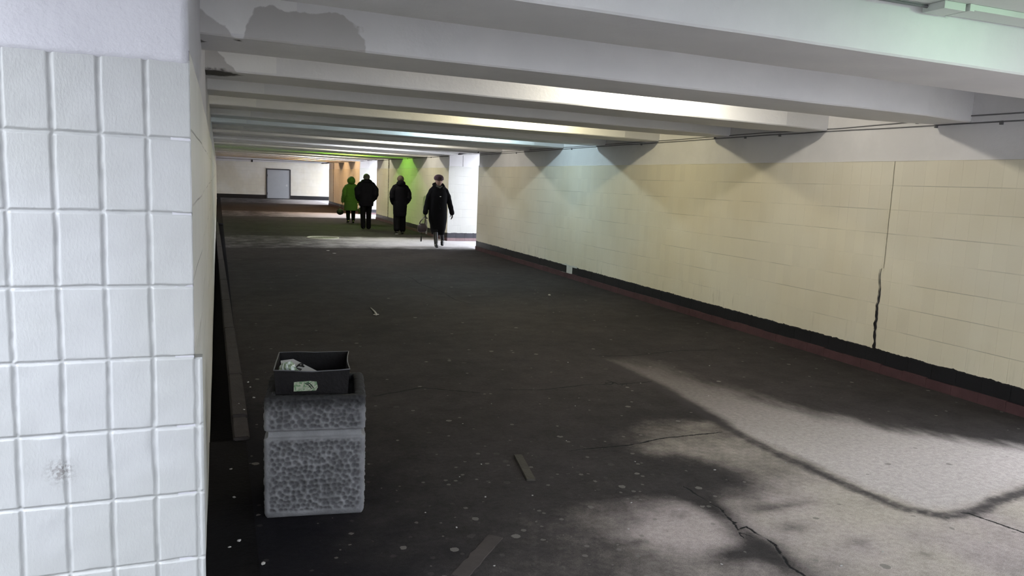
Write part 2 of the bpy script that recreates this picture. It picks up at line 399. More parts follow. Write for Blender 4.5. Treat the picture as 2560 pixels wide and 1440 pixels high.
# floor strip left of the kerb line, behind the corner and down the stair passages
def plane(name, x0, x1, y0, y1, z, mat):
    return struct(obj(name, floor_mesh(name, np.linspace(x0, x1, max(2, int((x1-x0)/.3)+1)), np.linspace(y0, y1, max(2, int((y1-y0)/.3)+1)), z), mat))
plane('floor', -8.0, .145, -3.0, PY-.0, 0, m_floor)
OPEN = [(-.9, 3.3), (17.55, 20.10), (30.2, 34.1), (44.1, YEND)]      # right-hand stair openings
for a, b in OPEN: plane('floor', XR+.042, 10.5 if b < 44 else 9.0, a, b, 0, m_floor if a < 5 else m_pave)
# gutter channel with dirt
boxo('gutter', (-.30, .16, PY, YEND, -.12, -.075), m_dirt)['kind'] = 'structure'
# kerb stones along the gutter
kj = [4.82, 5.25, 6.37, 8.33, 10.2, 12.16, 14.9, 17.58, 21.13, 26.2]
def kx(y): return .128-.0083*(y-5)
for i, (a, b) in enumerate(zip(kj[:-1], kj[1:])):
    bm = bmesh.new(); g = .012
    x0a, x0b = kx(a)-.055+random.uniform(-.004, .004), kx(b)-.055; wd = .10 if a > 5 else .095
    h = .035 if a > 5 else .02
    vs = box(bm, 0, 1, 0, 1, -.12, h)
    for v in bm.verts:
        y = a+g/2 if v.co.y == 0 else b-g/2
        bx = x0a if v.co.y == 0 else x0b
        v.co.x = bx+(wd if v.co.x == 1 else 0); v.co.y = y
    bmesh.ops.bevel(bm, geom=bm.edges[:], offset=.008, segments=2, affect='EDGES')
    k = obj('kerb_stone', bm, m_kerb); struct(k)
boxo('gutter', (-.30, .150, PY+.02, 4.835, -.12, -.002), m_dirt)['kind'] = 'structure'
boxo('gutter', (-.05, .150, 26.21, YEND, -.12, -.004), m_dirt)['kind'] = 'structure'

# ------------------------------------------------------------------ walls
def wall_seg(name, y0, y1, ends=(True, True)):
    """right wall from y0 to y1: plaster core, tile skin 12 mm proud"""
    bm = bmesh.new()
    box(bm, XR+.012, XR+.40, y0, y1, -.1, ZC+.15, 0)
    n = max(2, int((y1-y0)/.25)); 
    prof = [y0+(y1-y0)*i/n for i in range(n+1)]
    top = [ZT+.004*nz(y*1.7, 3.1)+.003*nz(y*7, 1) for y in prof]
    a = [bm.verts.new((XR, y, -.05)) for y in prof]; b = [bm.verts.new((XR, y, t)) for y, t in zip(prof, top)]
    c = [bm.verts.new((XR+.013, y, t+.003)) for y, t in zip(prof, top)]
    for i in range(n):
        for lo, hi in ((a, b), (b, c)):
            f = bm.faces.new((lo[i], hi[i], hi[i+1], lo[i+1])); f.material_index = 1
    return struct(obj(name, bm, [m_plaster, m_tile_r]))
segs = [(3.3, 17.55), (20.10, 30.2), (34.1, 44.1)]
for a, b in segs: wall_seg('wall_right', a, b)
# base tiles
def band(name, a, b, z0, z1, proud, mat, wob=.0, gap=None):
    bm = bmesh.new(); y = a; t = .245
    while y < b-.01:
        e = min(y+t*random.uniform(.97, 1.03), b)
        if not (gap and y > gap[0]-.05 and e < gap[1]+.05):
            dz = random.uniform(-wob, wob); dp = random.uniform(0, wob*.5)
            box(bm, XR-proud-dp, XR+.02, y+.0012, e-.0012, z0, z1+dz)
        y = e
    return struct(obj(name, bm, mat))
for i, (a, b) in enumerate(segs):
    band('baseboard_right', a, b, .088, .212, .006, m_black, .004, (11.95, 12.54) if i == 0 else None)
    band('baseboard_right', a, b, -.02, .087, .022, m_red, .006)
bm = bmesh.new()   # bare mortar where the black tiles fell off
n = 8
vs = []
for i in range(n+1):
    y = 11.93+.63*i/n
    vs.append((bm.verts.new((XR-.003, y, .07)), bm.verts.new((XR-.003, y, .235+.03*nz(y*9, 2)))))
for i in range(n): bm.faces.new((vs[i][0], vs[i][1], vs[i+1][1], vs[i+1][0]))
m = M('bare_mortar', .85, .2); m.color(m.mix(m.step(m.noise(30, 5, .7), .66, .70), (.55, .55, .52), (.03, .03, .03)))
struct(obj('trim_1', bm, m.m))

# vertical joints and the open crack in the right wall
def joint(n, y, wd, z0, z1, jag=.0, mat=m_joint, base=1.0, step=.04):
    bm = bmesh.new(); k = int((z1-z0)/step); pr = []
    for i in range(k+1):
        z = z0+(z1-z0)*i/k; c = y+jag*nz(z*6, 4)+jag*.5*nz(z*23, 9)
        ww = wd*(1+(.6*nz(z*19, 7) if jag else 0))*(1-(1-base)*(i/k))
        pr.append([bm.verts.new((XR-.0035, c-ww/2, z)), bm.verts.new((XR-.0035, c+ww/2, z))])
    for i in range(k): bm.faces.new((pr[i][0], pr[i+1][0], pr[i+1][1], pr[i][1]))
    return struct(obj('trim_%d' % n, bm, mat))
joint(2, 27.95, .085, .0, 2.33, .004)
joint(3, 42.3, .10, .0, 2.33, .004)
m_crack = simple('black_open_crack', (.02, .018, .02), .9)
joint(4, 5.41, .034, .20, .99, .022, m_crack, .12, .012)
joint(5, 5.425, .010, .40, .98, .02, m_crack, .3, .012)
m_hair = simple('hairline_crack', (.28, .26, .20), .9)
joint(6, 5.39, .006, .99, 1.99, .006, m_hair)

# left wall of the underpass
def left_wall():
    bm = bmesh.new()
    ys_ = [PY+.0]+list(np.arange(PY+.15, 8, .35))+list(np.linspace(8, YEND, 30))
    zs = [-.12, .2, .7, 1.08, 1.0801, 1.5, 1.99, 1.9901, 2.1, 2.35, 2.75]
    grid = []
    for y in ys_:
        row = []
        for z in zs:
            x = XL+.006*nz(y*1.3, z*1.7)*(1 if y > PY+.05 else .3)
            if z > 1.99: x -= .012+.012*max(0, nz(y*.9, z*2.5, 5))
            if z < 1.0801: x += .012*max(0, 1-(y-PY)/.6)
            elif y < PY+.8: x -= .007*max(0, 1-(y-PY)/.8)
            row.append(bm.verts.new((x, y, z)))
        grid.append(row)
    for i in range(len(ys_)-1):
        for j in range(len(zs)-1):
            f = bm.faces.new((grid[i][j], grid[i+1][j], grid[i+1][j+1], grid[i][j+1]))
            f.material_index = 1 if zs[j] < 1.985 else 0
    box(bm, -.7, -.16, PY+.06, YEND, -.12, 2.75, 0)
    return struct(obj('wall_left', bm, [m_nearplaster, m_tile_left]))
m_tile_left = tile_wall('old_cream_tiles', 'YZ', (.66, .65, .60), (.72, .71, .67), .7, base=False, streak=.8)
left_wall()

# near tiled corner face (faces the camera)
def near_face():
    cols = [XL-.0035-.1187*i for i in range(0, 17)]       # vertical grooves, first is the corner edge
    rows = [1.955-.2168*i for i in range(0, 10)]
    def lines(cs, lo, hi, near=.0095, far=.05):
        s = {round(lo, 5), round(hi, 5)}
        for c0 in cs:
            for d in (-.0125, -.009, -.006, -.003, 0, .003, .006, .009, .0125):
                if lo < c0+d < hi: s.add(round(c0+d, 5))
        s = sorted(s); out = [s[0]]
        for v in s[1:]:
            g = v-out[-1]
            k = max(1, int(g/.016))
            for i in range(1, k+1): out.append(out[-1]+g/k if i < k else v)
        return out
    X = lines(cols[1:]+[XL-.002], -2.0, XL+.016); Z = lines(rows[1:], -.05, 1.962)
    me = bpy.data.meshes.new('wall_front'); V = []; G = []
    for z in Z:
        for x in X:
            xx = x
            if z > 1.08 and x > XL-.03: xx = min(x, XL-.006+(x-XL)*.02)          # corner is narrower above the fifth course
            # groove depth with wandering centre
            wob = .0022*nz(x*2+5, z*7)+.0012*nz(x*9, z*31)
            gx = min([abs(x-wob-c_) for c_ in cols[1:]]+([abs(x-wob-(XL-.002))] if z < 1.085 else []))
            wob2 = .0025*nz(x*7, z*2+9)+.0015*nz(x*33, z*9)
            gz = min(abs(z-wob2-r_) for r_ in rows[1:])
            def prof(d, wd): return max(0.0, 1-(d/wd)**2)**.8 if d < wd else 0.0
            a = prof(gx, .0075+.0018*nz(z*11, x*3)); b = prof(gz, .0055+.0018*nz(z*3, x*13))
            g = max(a*.95, b)
            i_, j_ = int((x+3)/.1187), int(z/.2168)
            tilt = (.0012*nz(i_*3.3, j_*1.7)*((x*8) % 1))
            d = .0066*g*(1+.6*nz(x*40, z*40)+.5*nz(x*110, z*110))-.0016*nz(x*17, z*17)+tilt
            # rounded outer corner edge
            e = (XL+.016 if z < 1.085 else XL-.004)-xx
            if e < .004: d += (.004-e)*.8
            V.append((xx, PY+.0+d-.004, z)); G.append(g)
    nx, nz_ = len(X), len(Z)
    F = [(j*nx+i, j*nx+i+1, (j+1)*nx+i+1, (j+1)*nx+i) for j in range(nz_-1) for i in range(nx-1)]
    me.from_pydata(V, [], F); me.update()
    a = me.attributes.new('groove', 'FLOAT', 'POINT'); a.data.foreach_set('value', np.array(G, dtype=np.float32))
    o = obj('wall_front', me, m_near, smooth=True); struct(o)
    # plaster above, slightly proud with a ragged lower edge
    bm = bmesh.new(); n = 90; rows_ = []
    zs = [1.952, 1.958, 1.97, 2.05, 2.2, 2.4, 2.75]
    for z in zs:
        row = []
        for i in range(n+1):
            x = -2.0+(XL-.010+2.0)*i/n
            zz = z+(.006*nz(x*14, 1)+.003*nz(x*60, 2) if z < 1.965 else 0)
            d = -.004 if z > 1.955 else .002
            row.append(bm.verts.new((x, PY-.003+d-.002*nz(x*5, z*5), zz)))
        rows_.append(row)
    for a_, b_ in zip(rows_[:-1], rows_[1:]):
        for i in range(n): bm.faces.new((a_[i], a_[i+1], b_[i+1], b_[i]))
    for a_, b_ in zip(rows_[:-1], rows_[1:]):     # return around the corner
        p = [bm.verts.new((XL-.008, PY+.10, v.co.z)) for v in (a_[-1], b_[-1])]
        bm.faces.new((a_[-1], p[0], p[1], b_[-1]))
    struct(obj('wall_front', bm, m_nearplaster, smooth=True))
    bm = bmesh.new(); box(bm, XL-.06, XL-.0075, PY+.0005, PY+.14, -.1, 1.99)
    struct(obj('wall_front', bm, m_nearplaster))
    # narrow return of the wide lower corner tiles
    bm = bmesh.new(); box(bm, XL-.02, XL+.0155, PY+.001, PY+.05, -.05, 1.083)
    struct(obj('wall_front', bm, m_near))
    # core behind the skin
    boxo('wall_front', (-8.0, XL-.03, PY+.012, PY+.30, -.1, 3.0), m_nearplaster)['kind'] = 'structure'
    boxo('wall_front', (-8.0, -2.0, PY-.002, PY+.012, -.1, 3.0), m_near)['kind'] = 'structure'
near_face()

# far end wall with tiles
bm = bmesh.new()
zt0, zt1 = 2.28, 2.43
def quad(bm, pts, mi=0):
    f = bm.faces.new([bm.verts.new(p) for p in pts]); f.material_index = mi; return f
box(bm, -1.0, 12.0, YEND+.02, YEND+.4, -.1, 3.4, 0)
quad(bm, [(-.2, YEND, -.02), (12, YEND, -.02), (12, YEND, zt1+.06), (-.2, YEND, zt0)], 1)
quad(bm, [(-.2, YEND, zt0), (12, YEND, zt1+.06), (12, YEND+.02, zt1+.07), (-.2, YEND+.02, zt0+.01)], 1)
struct(obj('wall_end', bm, [m_plaster, m_tile_end]))
for a, b in ((-.2, 2.90), (4.42, 12.0)):
    boxo('baseboard_end', (a, b, YEND-.02, YEND+.01, -.02, .25), m_black)['kind'] = 'structure'
# conduit and notch on the end wall plaster
boxo('trim_7', (-.2, 9.0, YEND-.03, YEND+.02, 2.44, 2.465), m_cable_paint)['kind'] = 'structure'
boxo('trim_8', (2.02, 2.10, YEND-.03, YEND+.02, 2.30, 2.46), m_cable)['kind'] = 'structure'

# grey service door
d = empty('door_1', (3.665, YEND, 0)); struct(d)
bm = bmesh.new()
for q in ((-.76, -.69, .0, 1.95), (.69, .76, .0, 1.92), (-.69, .69, 1.87, 1.94), (-.69, .69, 0, .05)):
    box(bm, q[0], q[1], -.07, .0, q[2], q[3])
obj('frame', bm, m_doorframe, d)
obj_leaf = boxo('leaf', (-.69, .69, -.045, -.005, .05, 1.87), m_door, d, bevel=.006)
bm = bmesh.new(); box(bm, .50, .53, -.085, -.045, .88, .90); box(bm, .42, .53, -.095, -.08, .88, .90)
obj('handle', bm, m_metal, obj_leaf)
bm = bmesh.new(); box(bm, .495, .545, -.05, -.044, .82, .96); obj('lock_plate', bm, m_metal, obj_leaf)
for z in (.35, 1.5):
    bm = bmesh.new(); tube(bm, [(-.685, -.052, z-.06), (-.685, -.052, z+.06)], .012, 8); obj('hinge', bm, m_doorframe, obj_leaf)

# ------------------------------------------------------------------ ceiling and ribs
CEIL = bmesh.new()
box(CEIL, -.30, XR+.40, -3.2, YCUT, ZC, ZC+.30)
box(CEIL, -.62, -.30, -3.2, PY, ZC, ZC+.30)
box(CEIL, -.30, XR+.40, YCUT+.001, YEND+.3, 2.68, 3.0)
box(CEIL, -.3, XR+.40, YCUT-.08, YCUT+.001, 2.56, 3.0)
struct(obj('ceiling', CEIL, m_ceil))
def poly_sd(pts):
    """signed distance (inside positive) to a polygon"""
    def f(x, z):
        d = 9; inside = False; n = len(pts)
        for i in range(n):
            (ax, ay), (bx, by) = pts[i], pts[(i+1) % n]
            vx, vy = bx-ax, by-ay; t = max(0, min(1, ((x-ax)*vx+(z-ay)*vy)/(vx*vx+vy*vy)))
            d = min(d, math.hypot(x-ax-t*vx, z-ay-t*vy))
            if (ay > z) != (by > z) and x < (bx-ax)*(z-ay)/(by-ay)+ax: inside = not inside
        return d if inside else -d
    return f
st1 = poly_sd([(.118, 2.30), (.118, 2.38), (.14, 2.45), (.20, 2.50), (.20, 2.55), (.27, 2.572), (.33, 2.545), (.42, 2.565), (.49, 2.548), (.55, 2.556), (.60, 2.572), (.68, 2.572), (.72, 2.54), (.79, 2.50), (.815, 2.38), (.815, 2.30)])
st1b = poly_sd([(-.1, 2.30), (-.1, 2.52), (-.05, 2.50), (-.04, 2.47), (0, 2.465), (.05, 2.42), (.085, 2.38), (.09, 2.30)])
st2 = poly_sd([(-.1, 2.30), (-.1, 2.60), (-.02, 2.60), (.02, 2.52), (.045, 2.46), (.11, 2.42), (.14, 2.37), (.15, 2.30)])
def rib(k):
    y = fy(k); dzk = {1: -.012, 2: -.004, 3: .010, 4: .006}.get(k, 0)
    xs_ = sorted(set([round(v, 3) for v in list(np.arange(-.12, 1.0, .04))+[.42]+list(np.linspace(1.0, 5.25, 22))+[5.25, 5.45, 5.65, 5.9]]))
    if k < 0: xs_ = [-.6, -.3]+xs_
    bm = bmesh.new(); ls = bm.verts.layers.float.new('stain'); ld = bm.verts.layers.float.new('damage')
    prof = []
    def mk(x, yy, z):
        v = bm.verts.new((x, yy, z)); v[ls] = -1; v[ld] = 0
        if k == 1 and yy < y+.02: v[ls] = max(st1(x, z), st1b(x, z))
        if k == 2 and yy < y+.02: v[ls] = st2(x, z)
        if z < 2.42 and x < .8:
            if k == 1: v[ld] = max(0, .85-abs(x-.11)/.10-abs(yy-y-.07)/.10) if x > 0 else max(0, .4-(x+.05)*6-abs(yy-y-.25)/.3)
            if k == 2: v[ld] = max(0, .80-max(0, x-.05)*3.0-abs(yy-y-.18)/.42)
        return v
    for x in xs_:
        t = max(0, (x-5.25)/.6); tl = max(0, (.42-x)/.5)
        y0 = y+.10*t; y1 = y+RW-.15*t; z = zb(x)+dzk+.003*nz(x*1.5, k*3.7); ch = .010
        ny = 7
        row = [mk(x, y0, ZC+.01), mk(x, y0, ZC-.06), mk(x, y0, (z+ZC)/2+.02), mk(x, y0, (z+ZC)/2-.05), mk(x, y0+.002*nz(x*5, k), z+ch)]
        for i in range(ny+1):
            yy = y0+ch+(y1-y0-2*ch)*i/ny
            cut = .0
            row.append(mk(x, yy, z+.0015*nz(x*3, yy*5)+cut))
        row += [mk(x, y1, z+ch), mk(x, y1, ZC+.01)]
        prof.append(row)
    for a, b in zip(prof[:-1], prof[1:]):
        for i in range(len(a)-1): bm.faces.new((a[i], a[i+1], b[i+1], b[i]))
    bm.faces.new(prof[0]); bm.faces.new(prof[-1][::-1])
    return struct(obj('ceiling_beam', bm, m_rib))
for k in range(-3, 24): rib(k)

# ------------------------------------------------------------------ lamps in every second bay
m_lamp = {}
def lampmat(c, s=6):
    key = str(c)
    if key not in m_lamp:
        m = M('lit_lamp_glass'); m.b.inputs['Emission Color'].default_value = (*c, 1); m.b.inputs['Emission Strength'].default_value = s
        m_lamp[key] = m.m
    return m_lamp[key]
lamps = [(-2, 3.4, (.85, 1, .95), 1.0, 'pale'), (0, 3.5, (.52, 1, .60), .10, 'pale green'), (2, 3.62, (1, .93, .76), 1.25, 'warm white'),
         (4, 3.70, (1, .90, .56), 1.2, 'yellowish'), (6, 3.9, (.70, .94, 1), 1.5, 'cold blue-white'), (8, 3.6, (1, .93, .77), 1.2, 'warm cream'),
         (10, 3.6, (.95, .97, 1), 1.2, 'neutral white'), (12, 3.9, (1, .92, .72), 1.6, 'soft warm'), (14, 4.1, (.42, 1, .08), 1.3, 'vivid green'),
         (16, 3.9, (1, .92, .62), 1.4, 'cream'), (18, 3.6, (1, .85, .75), 1.2, 'pinkish'), (20, 4.2, (1, .62, .30), 1.8, 'orange'), (22, 4.2, (1, .60, .28), 1.8, 'deep orange'), (24, 4.2, (1, .60, .28), 1.4, 'dim orange')]
order = ['behind the viewpoint', 'above the near floor', 'behind the first', 'behind the second', 'behind the third', 'behind the fourth', 'behind the fifth', 'behind the sixth', 'behind the seventh', 'behind the eighth', 'behind the ninth', 'behind the tenth', 'behind the eleventh', 'behind the last']
for i, (k, x, c, s, word) in enumerate(lamps):
    y = fy(k)-(SP-RW)/2-(.24 if k == 0 else 0)
    t = empty('ceiling_lamp', (x, y, ZC)); tag(t, 'round %s ceiling lamp hidden between concrete ribs, %s' % (word, order[i]), 'lamp', 'round lamps between the ceiling ribs')
    bm = bmesh.new(); tube(bm, [(0, 0, 0), (0, 0, -.012)], .075, 20, cap=False); obj('base_plate', bm, m_metal, t)
    bm = bmesh.new(); blob(bm, (0, 0, -.016), (.055, .055, .014), 8); obj('lamp_glass', bm, lampmat(c), t, smooth=True)
    ld = bpy.data.lights.new('lamp_light', 'POINT'); ld.energy = LAMP*s; ld.color = c; ld.shadow_soft_size = .02
    lo = bpy.data.objects.new('lamp_light', ld); col.objects.link(lo); lo.parent = t; lo.location = (0, 0, -.055)

# conduit batten seen at the top edge in the near bay
t = empty('conduit_box', (3.3, 2.86, ZC-.001)); tag(t, 'long white metal conduit casing fixed under the ceiling beside the nearest rib, green-lit', 'conduit')
bm = bmesh.new(); box(bm, .12, 2.3, -.06, .075, -.028, 0, bevel=.003); obj('casing', bm, m_metal, t)
bm = bmesh.new(); box(bm, -.04, .10, -.05, .075, -.036, 0, bevel=.003); obj('junction_cover', bm, m_metal, t)
bm = bmesh.new(); box(bm, .115, .145, -.062, .077, -.034, 0, bevel=.002); obj('end_clip', bm, m_metal, t)
bm = bmesh.new(); tube(bm, [(-.6, .05, -.010), (-.04, .05, -.010)], .008, 8); obj('cable', bm, m_cable_paint, t)

# two cables along the right wall with clips
def cable(label, pts, r, mat, clips=()):
    t = empty('wall_cable', (XR, pts[0][0], pts[0][1])); tag(t, label, 'cable')
    o = Vector((XR, pts[0][0], pts[0][1]))
    bm = bmesh.new(); P = []
    ks = np.arange(pts[0][0], pts[-1][0], .12)
    for y in ks:
        z = np.interp(y, [p[0] for p in pts], [p[1] for p in pts])+.004*nz(y*2.3, pts[0][1]*9)
        P.append(Vector((XR+.004, y, z))-o)
    tube(bm, P, r, 6); obj('wire', bm, mat, t, smooth=True)
    for y in clips:
        z = np.interp(y, [p[0] for p in pts], [p[1] for p in pts])
        bm = bmesh.new(); box(bm, -.006, .012, y-o.y-.012, y-o.y+.012, z-o.z-.022, z-o.z+.008); obj('clip', bm, mat, t)
cable('upper thin dark cable sagging along the right wall just under the ribs', [(3.4, 2.35), (4.2, 2.352), (4.77, 2.357), (5.42, 2.335), (6.2, 2.325), (7.3, 2.335), (9, 2.325), (11.3, 2.325), (17.5, 2.315)], .0055, m_cable_paint, (5.2, 8.2))
cable('lower thin dark cable clipped straight along the right wall above the tiles', [(3.4, 2.285), (5.4, 2.298), (7.3, 2.305), (9, 2.30), (11.3, 2.30), (14.8, 2.285), (17.5, 2.28)], .006, m_cable_paint, (4.4, 5.0, 7.0, 7.6, 10.0, 12.4, 15.1))
cable('thin cable on the middle wall pier between the two far openings', [(20.2, 2.30), (25, 2.31), (30.1, 2.30)], .008, m_cable, (22, 25, 28))
# loose black cable bundle over the first opening
for nm, a, b, zz, hgt in (('middle', 17.6, 20.05, 2.335, 1), ('far', 30.25, 34.0, 2.335, 2), ('furthest', 44.15, 47.5, 2.335, 3)):
    t = obj('loose_cables', bmesh.new(), m_cable); bm = bmesh.new()
    for j in range(3):
        P = [(XR-.01+.02*j, a+(b-a)*i/14, zz+.012*j+.022*nz(i*.6, j*3, a)) for i in range(15)]
        tube(bm, P, .016 if hgt == 1 else .02, 6)
    bm.to_mesh(t.data); bm.free()
    tag(t, {1: 'sagging black cable bundle across the top of the nearest bright side opening', 2: 'ragged black cable bundle over the narrow second side opening', 3: 'frayed black cables at the top corner near the far end wall'}[hgt], 'cable')

# ------------------------------------------------------------------ stair passages open to the sky
def passage(x0, sgn, a, b, roof, flat, zt=3.3, rise=3.2, farmat=m_tile_stair):
    """side walls, short roof and steps climbing to the street; sgn +1 right, -1 left"""
    L = flat; run = 6.6
    def X(d): return x0+sgn*d
    for nm, yy, tk in (('wall_side', a, -1), ('wall_side', b, 1)):
        bm = bmesh.new()
        y0, y1 = (yy-.30, yy) if tk < 0 else (yy, yy+.30)
        if tk > 0 and abs(b-YEND) < .01: continue
        if sgn < 0 and tk > 0: continue
        box(bm, min(X(.39), X(L+run)), max(X(.39), X(L+run)), y0, y1, -.1, 3.5)
        # lower tiled part a little proud
        yp = yy-tk*.008
        bm2 = [(X(0), yp, -.02), (X(L+run), yp, -.02), (X(L+run), yp, 2.03), (X(0), yp, 2.03)]
        quad(bm, bm2, 1); quad(bm, [(X(0), yp, 2.03), (X(L+run), yp, 2.03), (X(L+run), yy, 2.035), (X(0), yy, 2.035)], 1)
        quad(bm, [(X(0), yp, -.02), (X(0), yp, 2.03), (X(0), yy, 2.035), (X(0), yy, -.02)], 1)
        struct(obj(nm, bm, [m_plaster, m_tile_stair]))
        bm = bmesh.new()
        xx = 0
        while xx < L:
            box(bm, min(X(xx+.002), X(xx+.248)), max(X(xx+.002), X(xx+.248)), min(yp, yp-tk*.008), max(yp, yp-tk*.008), .085, .215, 0)
            box(bm, min(X(xx+.002), X(xx+.248)), max(X(xx+.002), X(xx+.248)), min(yp, yp-tk*.018), max(yp, yp-tk*.018), -.02, .083, 1)
            xx += .25
        struct(obj('baseboard_side', bm, [m_slate, m_pinkred]))
    if sgn > 0:
        boxo('ceiling', (XR+.003, XR+.40, a-.02, b+.02, 2.335 if b < 44 else 2.5, ZC+.15), m_plaster)['kind'] = 'structure'
    bm = bmesh.new(); box(bm, min(X(.39), X(roof)), max(X(.39), X(roof)), a-.01, b+.01, 2.45 if b < 44 else 2.68, 2.9); 
    struct(obj('ceiling', bm, m_ceil))
    bm = bmesh.new(); n = 20
    for i in range(n):
        d0 = L+run*i/n; box(bm, min(X(d0), X(L+run)), max(X(d0), X(L+run)), a, b, rise*i/n, rise*(i+1)/n)
    struct(obj('stairs', bm, m_step))
m_slate = simple('slate_base_tiles', (.07, .07, .085), .45, .4, .4, 6)
m_pinkred = simple('pinkish_red_base_tiles', (.33, .235, .245), .6, .3, .4, 6)
passage(XR, 1, -1.15, 3.3, .45, 3.0)
passage(XR, 1, 17.55, 20.10, 1.0, 2.2)
passage(XR, 1, 30.2, 34.1, 1.0, 2.2)
passage(XR, 1, 44.1, YEND, 2.2, 3.4)
passage(-.07, -1, -1.6, PY, 1.15, 2.4)
# unseen rear end, added open with wide steps to let in more daylight
bm = bmesh.new()
for i in range(20): box(bm, -.4, XR+.4, -5.2-6.6, -5.2-6.6*i/20, 3.2*i/20, 3.2*(i+1)/20)
struct(obj('stairs', bm, m_step))  # added unseen rear steps
plane('floor', -.4, XR+.4, -5.2, -3.0, 0, m_pave)  # added unseen floor before the rear steps
boxo('added_rear_wall', (-.40, XL, -12, -1.9, -.1, 3.2), m_plaster)['kind'] = 'structure'
boxo('added_rear_wall', (XR, XR+.4, -12, -1.45, -.1, 3.2), m_plaster)['kind'] = 'structure'
# street level outside
for q in ((-60, -2.7, 2.80, 60), (-60, -9.1, -1.65, 2.8), (-60, 70, -60, -3.4), (-60, 70, 52.1, 80)): pass
bm = bmesh.new()
def slab(x0, x1, y0, y1): box(bm, x0, x1, y0, y1, 3.05, 3.20)
slab(-30, -.35, PY+.01, 60); slab(-30, -8.9, -1.6, PY+.01); slab(-30, -.40, -30, -1.91); slab(XR+.4, 40, -30, -1.61); slab(-.4, XR+.4, -30, -11.8)
slab(-.35, XR+.45, -3.2, YCUT); slab(-.62, -.35, -1.61, PY)
prev = -1.61
for a, b in ((-.9, 3.3), (17.55, 20.10), (30.2, 34.1), (44.1, YEND)):
    slab(XR+.4, XR+9.2, max(prev, -1.61), a-.25); prev = b+.25
    slab(XR+8.9, 40, a-.25, b+.25); 
slab(XR+9.2, 40, -1.61, 60); slab(-1, 40, YEND+.25, 60); slab(-.35, XR+.45, YCUT, YEND+.25)
struct(obj('street', bm, m_street))

# ------------------------------------------------------------------ concrete litter bin
A8 = R(-8)
bin_o = Vector((.189, 3.643, 0))
tbin = empty('litter_bin', bin_o, A8)
tag(tbin, 'square dimpled grey concrete litter bin standing near the left kerb', 'litter bin')
BW, BD, BH = .472, .47, .60
def dimple(u, z, seed):
    cell = .0235; best = 9; iu, iz = int(math.floor(u/cell)), int(math.floor(z/cell))
    for a in (-1, 0, 1):
        for b in (-1, 0, 1):
            h = math.sin((iu+a)*127.1+(iz+b)*311.7+seed*17.3)*43758.5453; h -= math.floor(h)
            g = math.sin((iu+a)*269.5+(iz+b)*183.3+seed*5.1)*24634.633; g -= math.floor(g)
            cx, cz = (iu+a+.5+.38*(h*2-1)+(.5 if (iz+b) % 2 else 0)), (iz+b+.5+.34*(g*2-1))
            r = .66+.12*h
            best = min(best, math.hypot(u/cell-cx, z/cell-cz)/r)
    return best
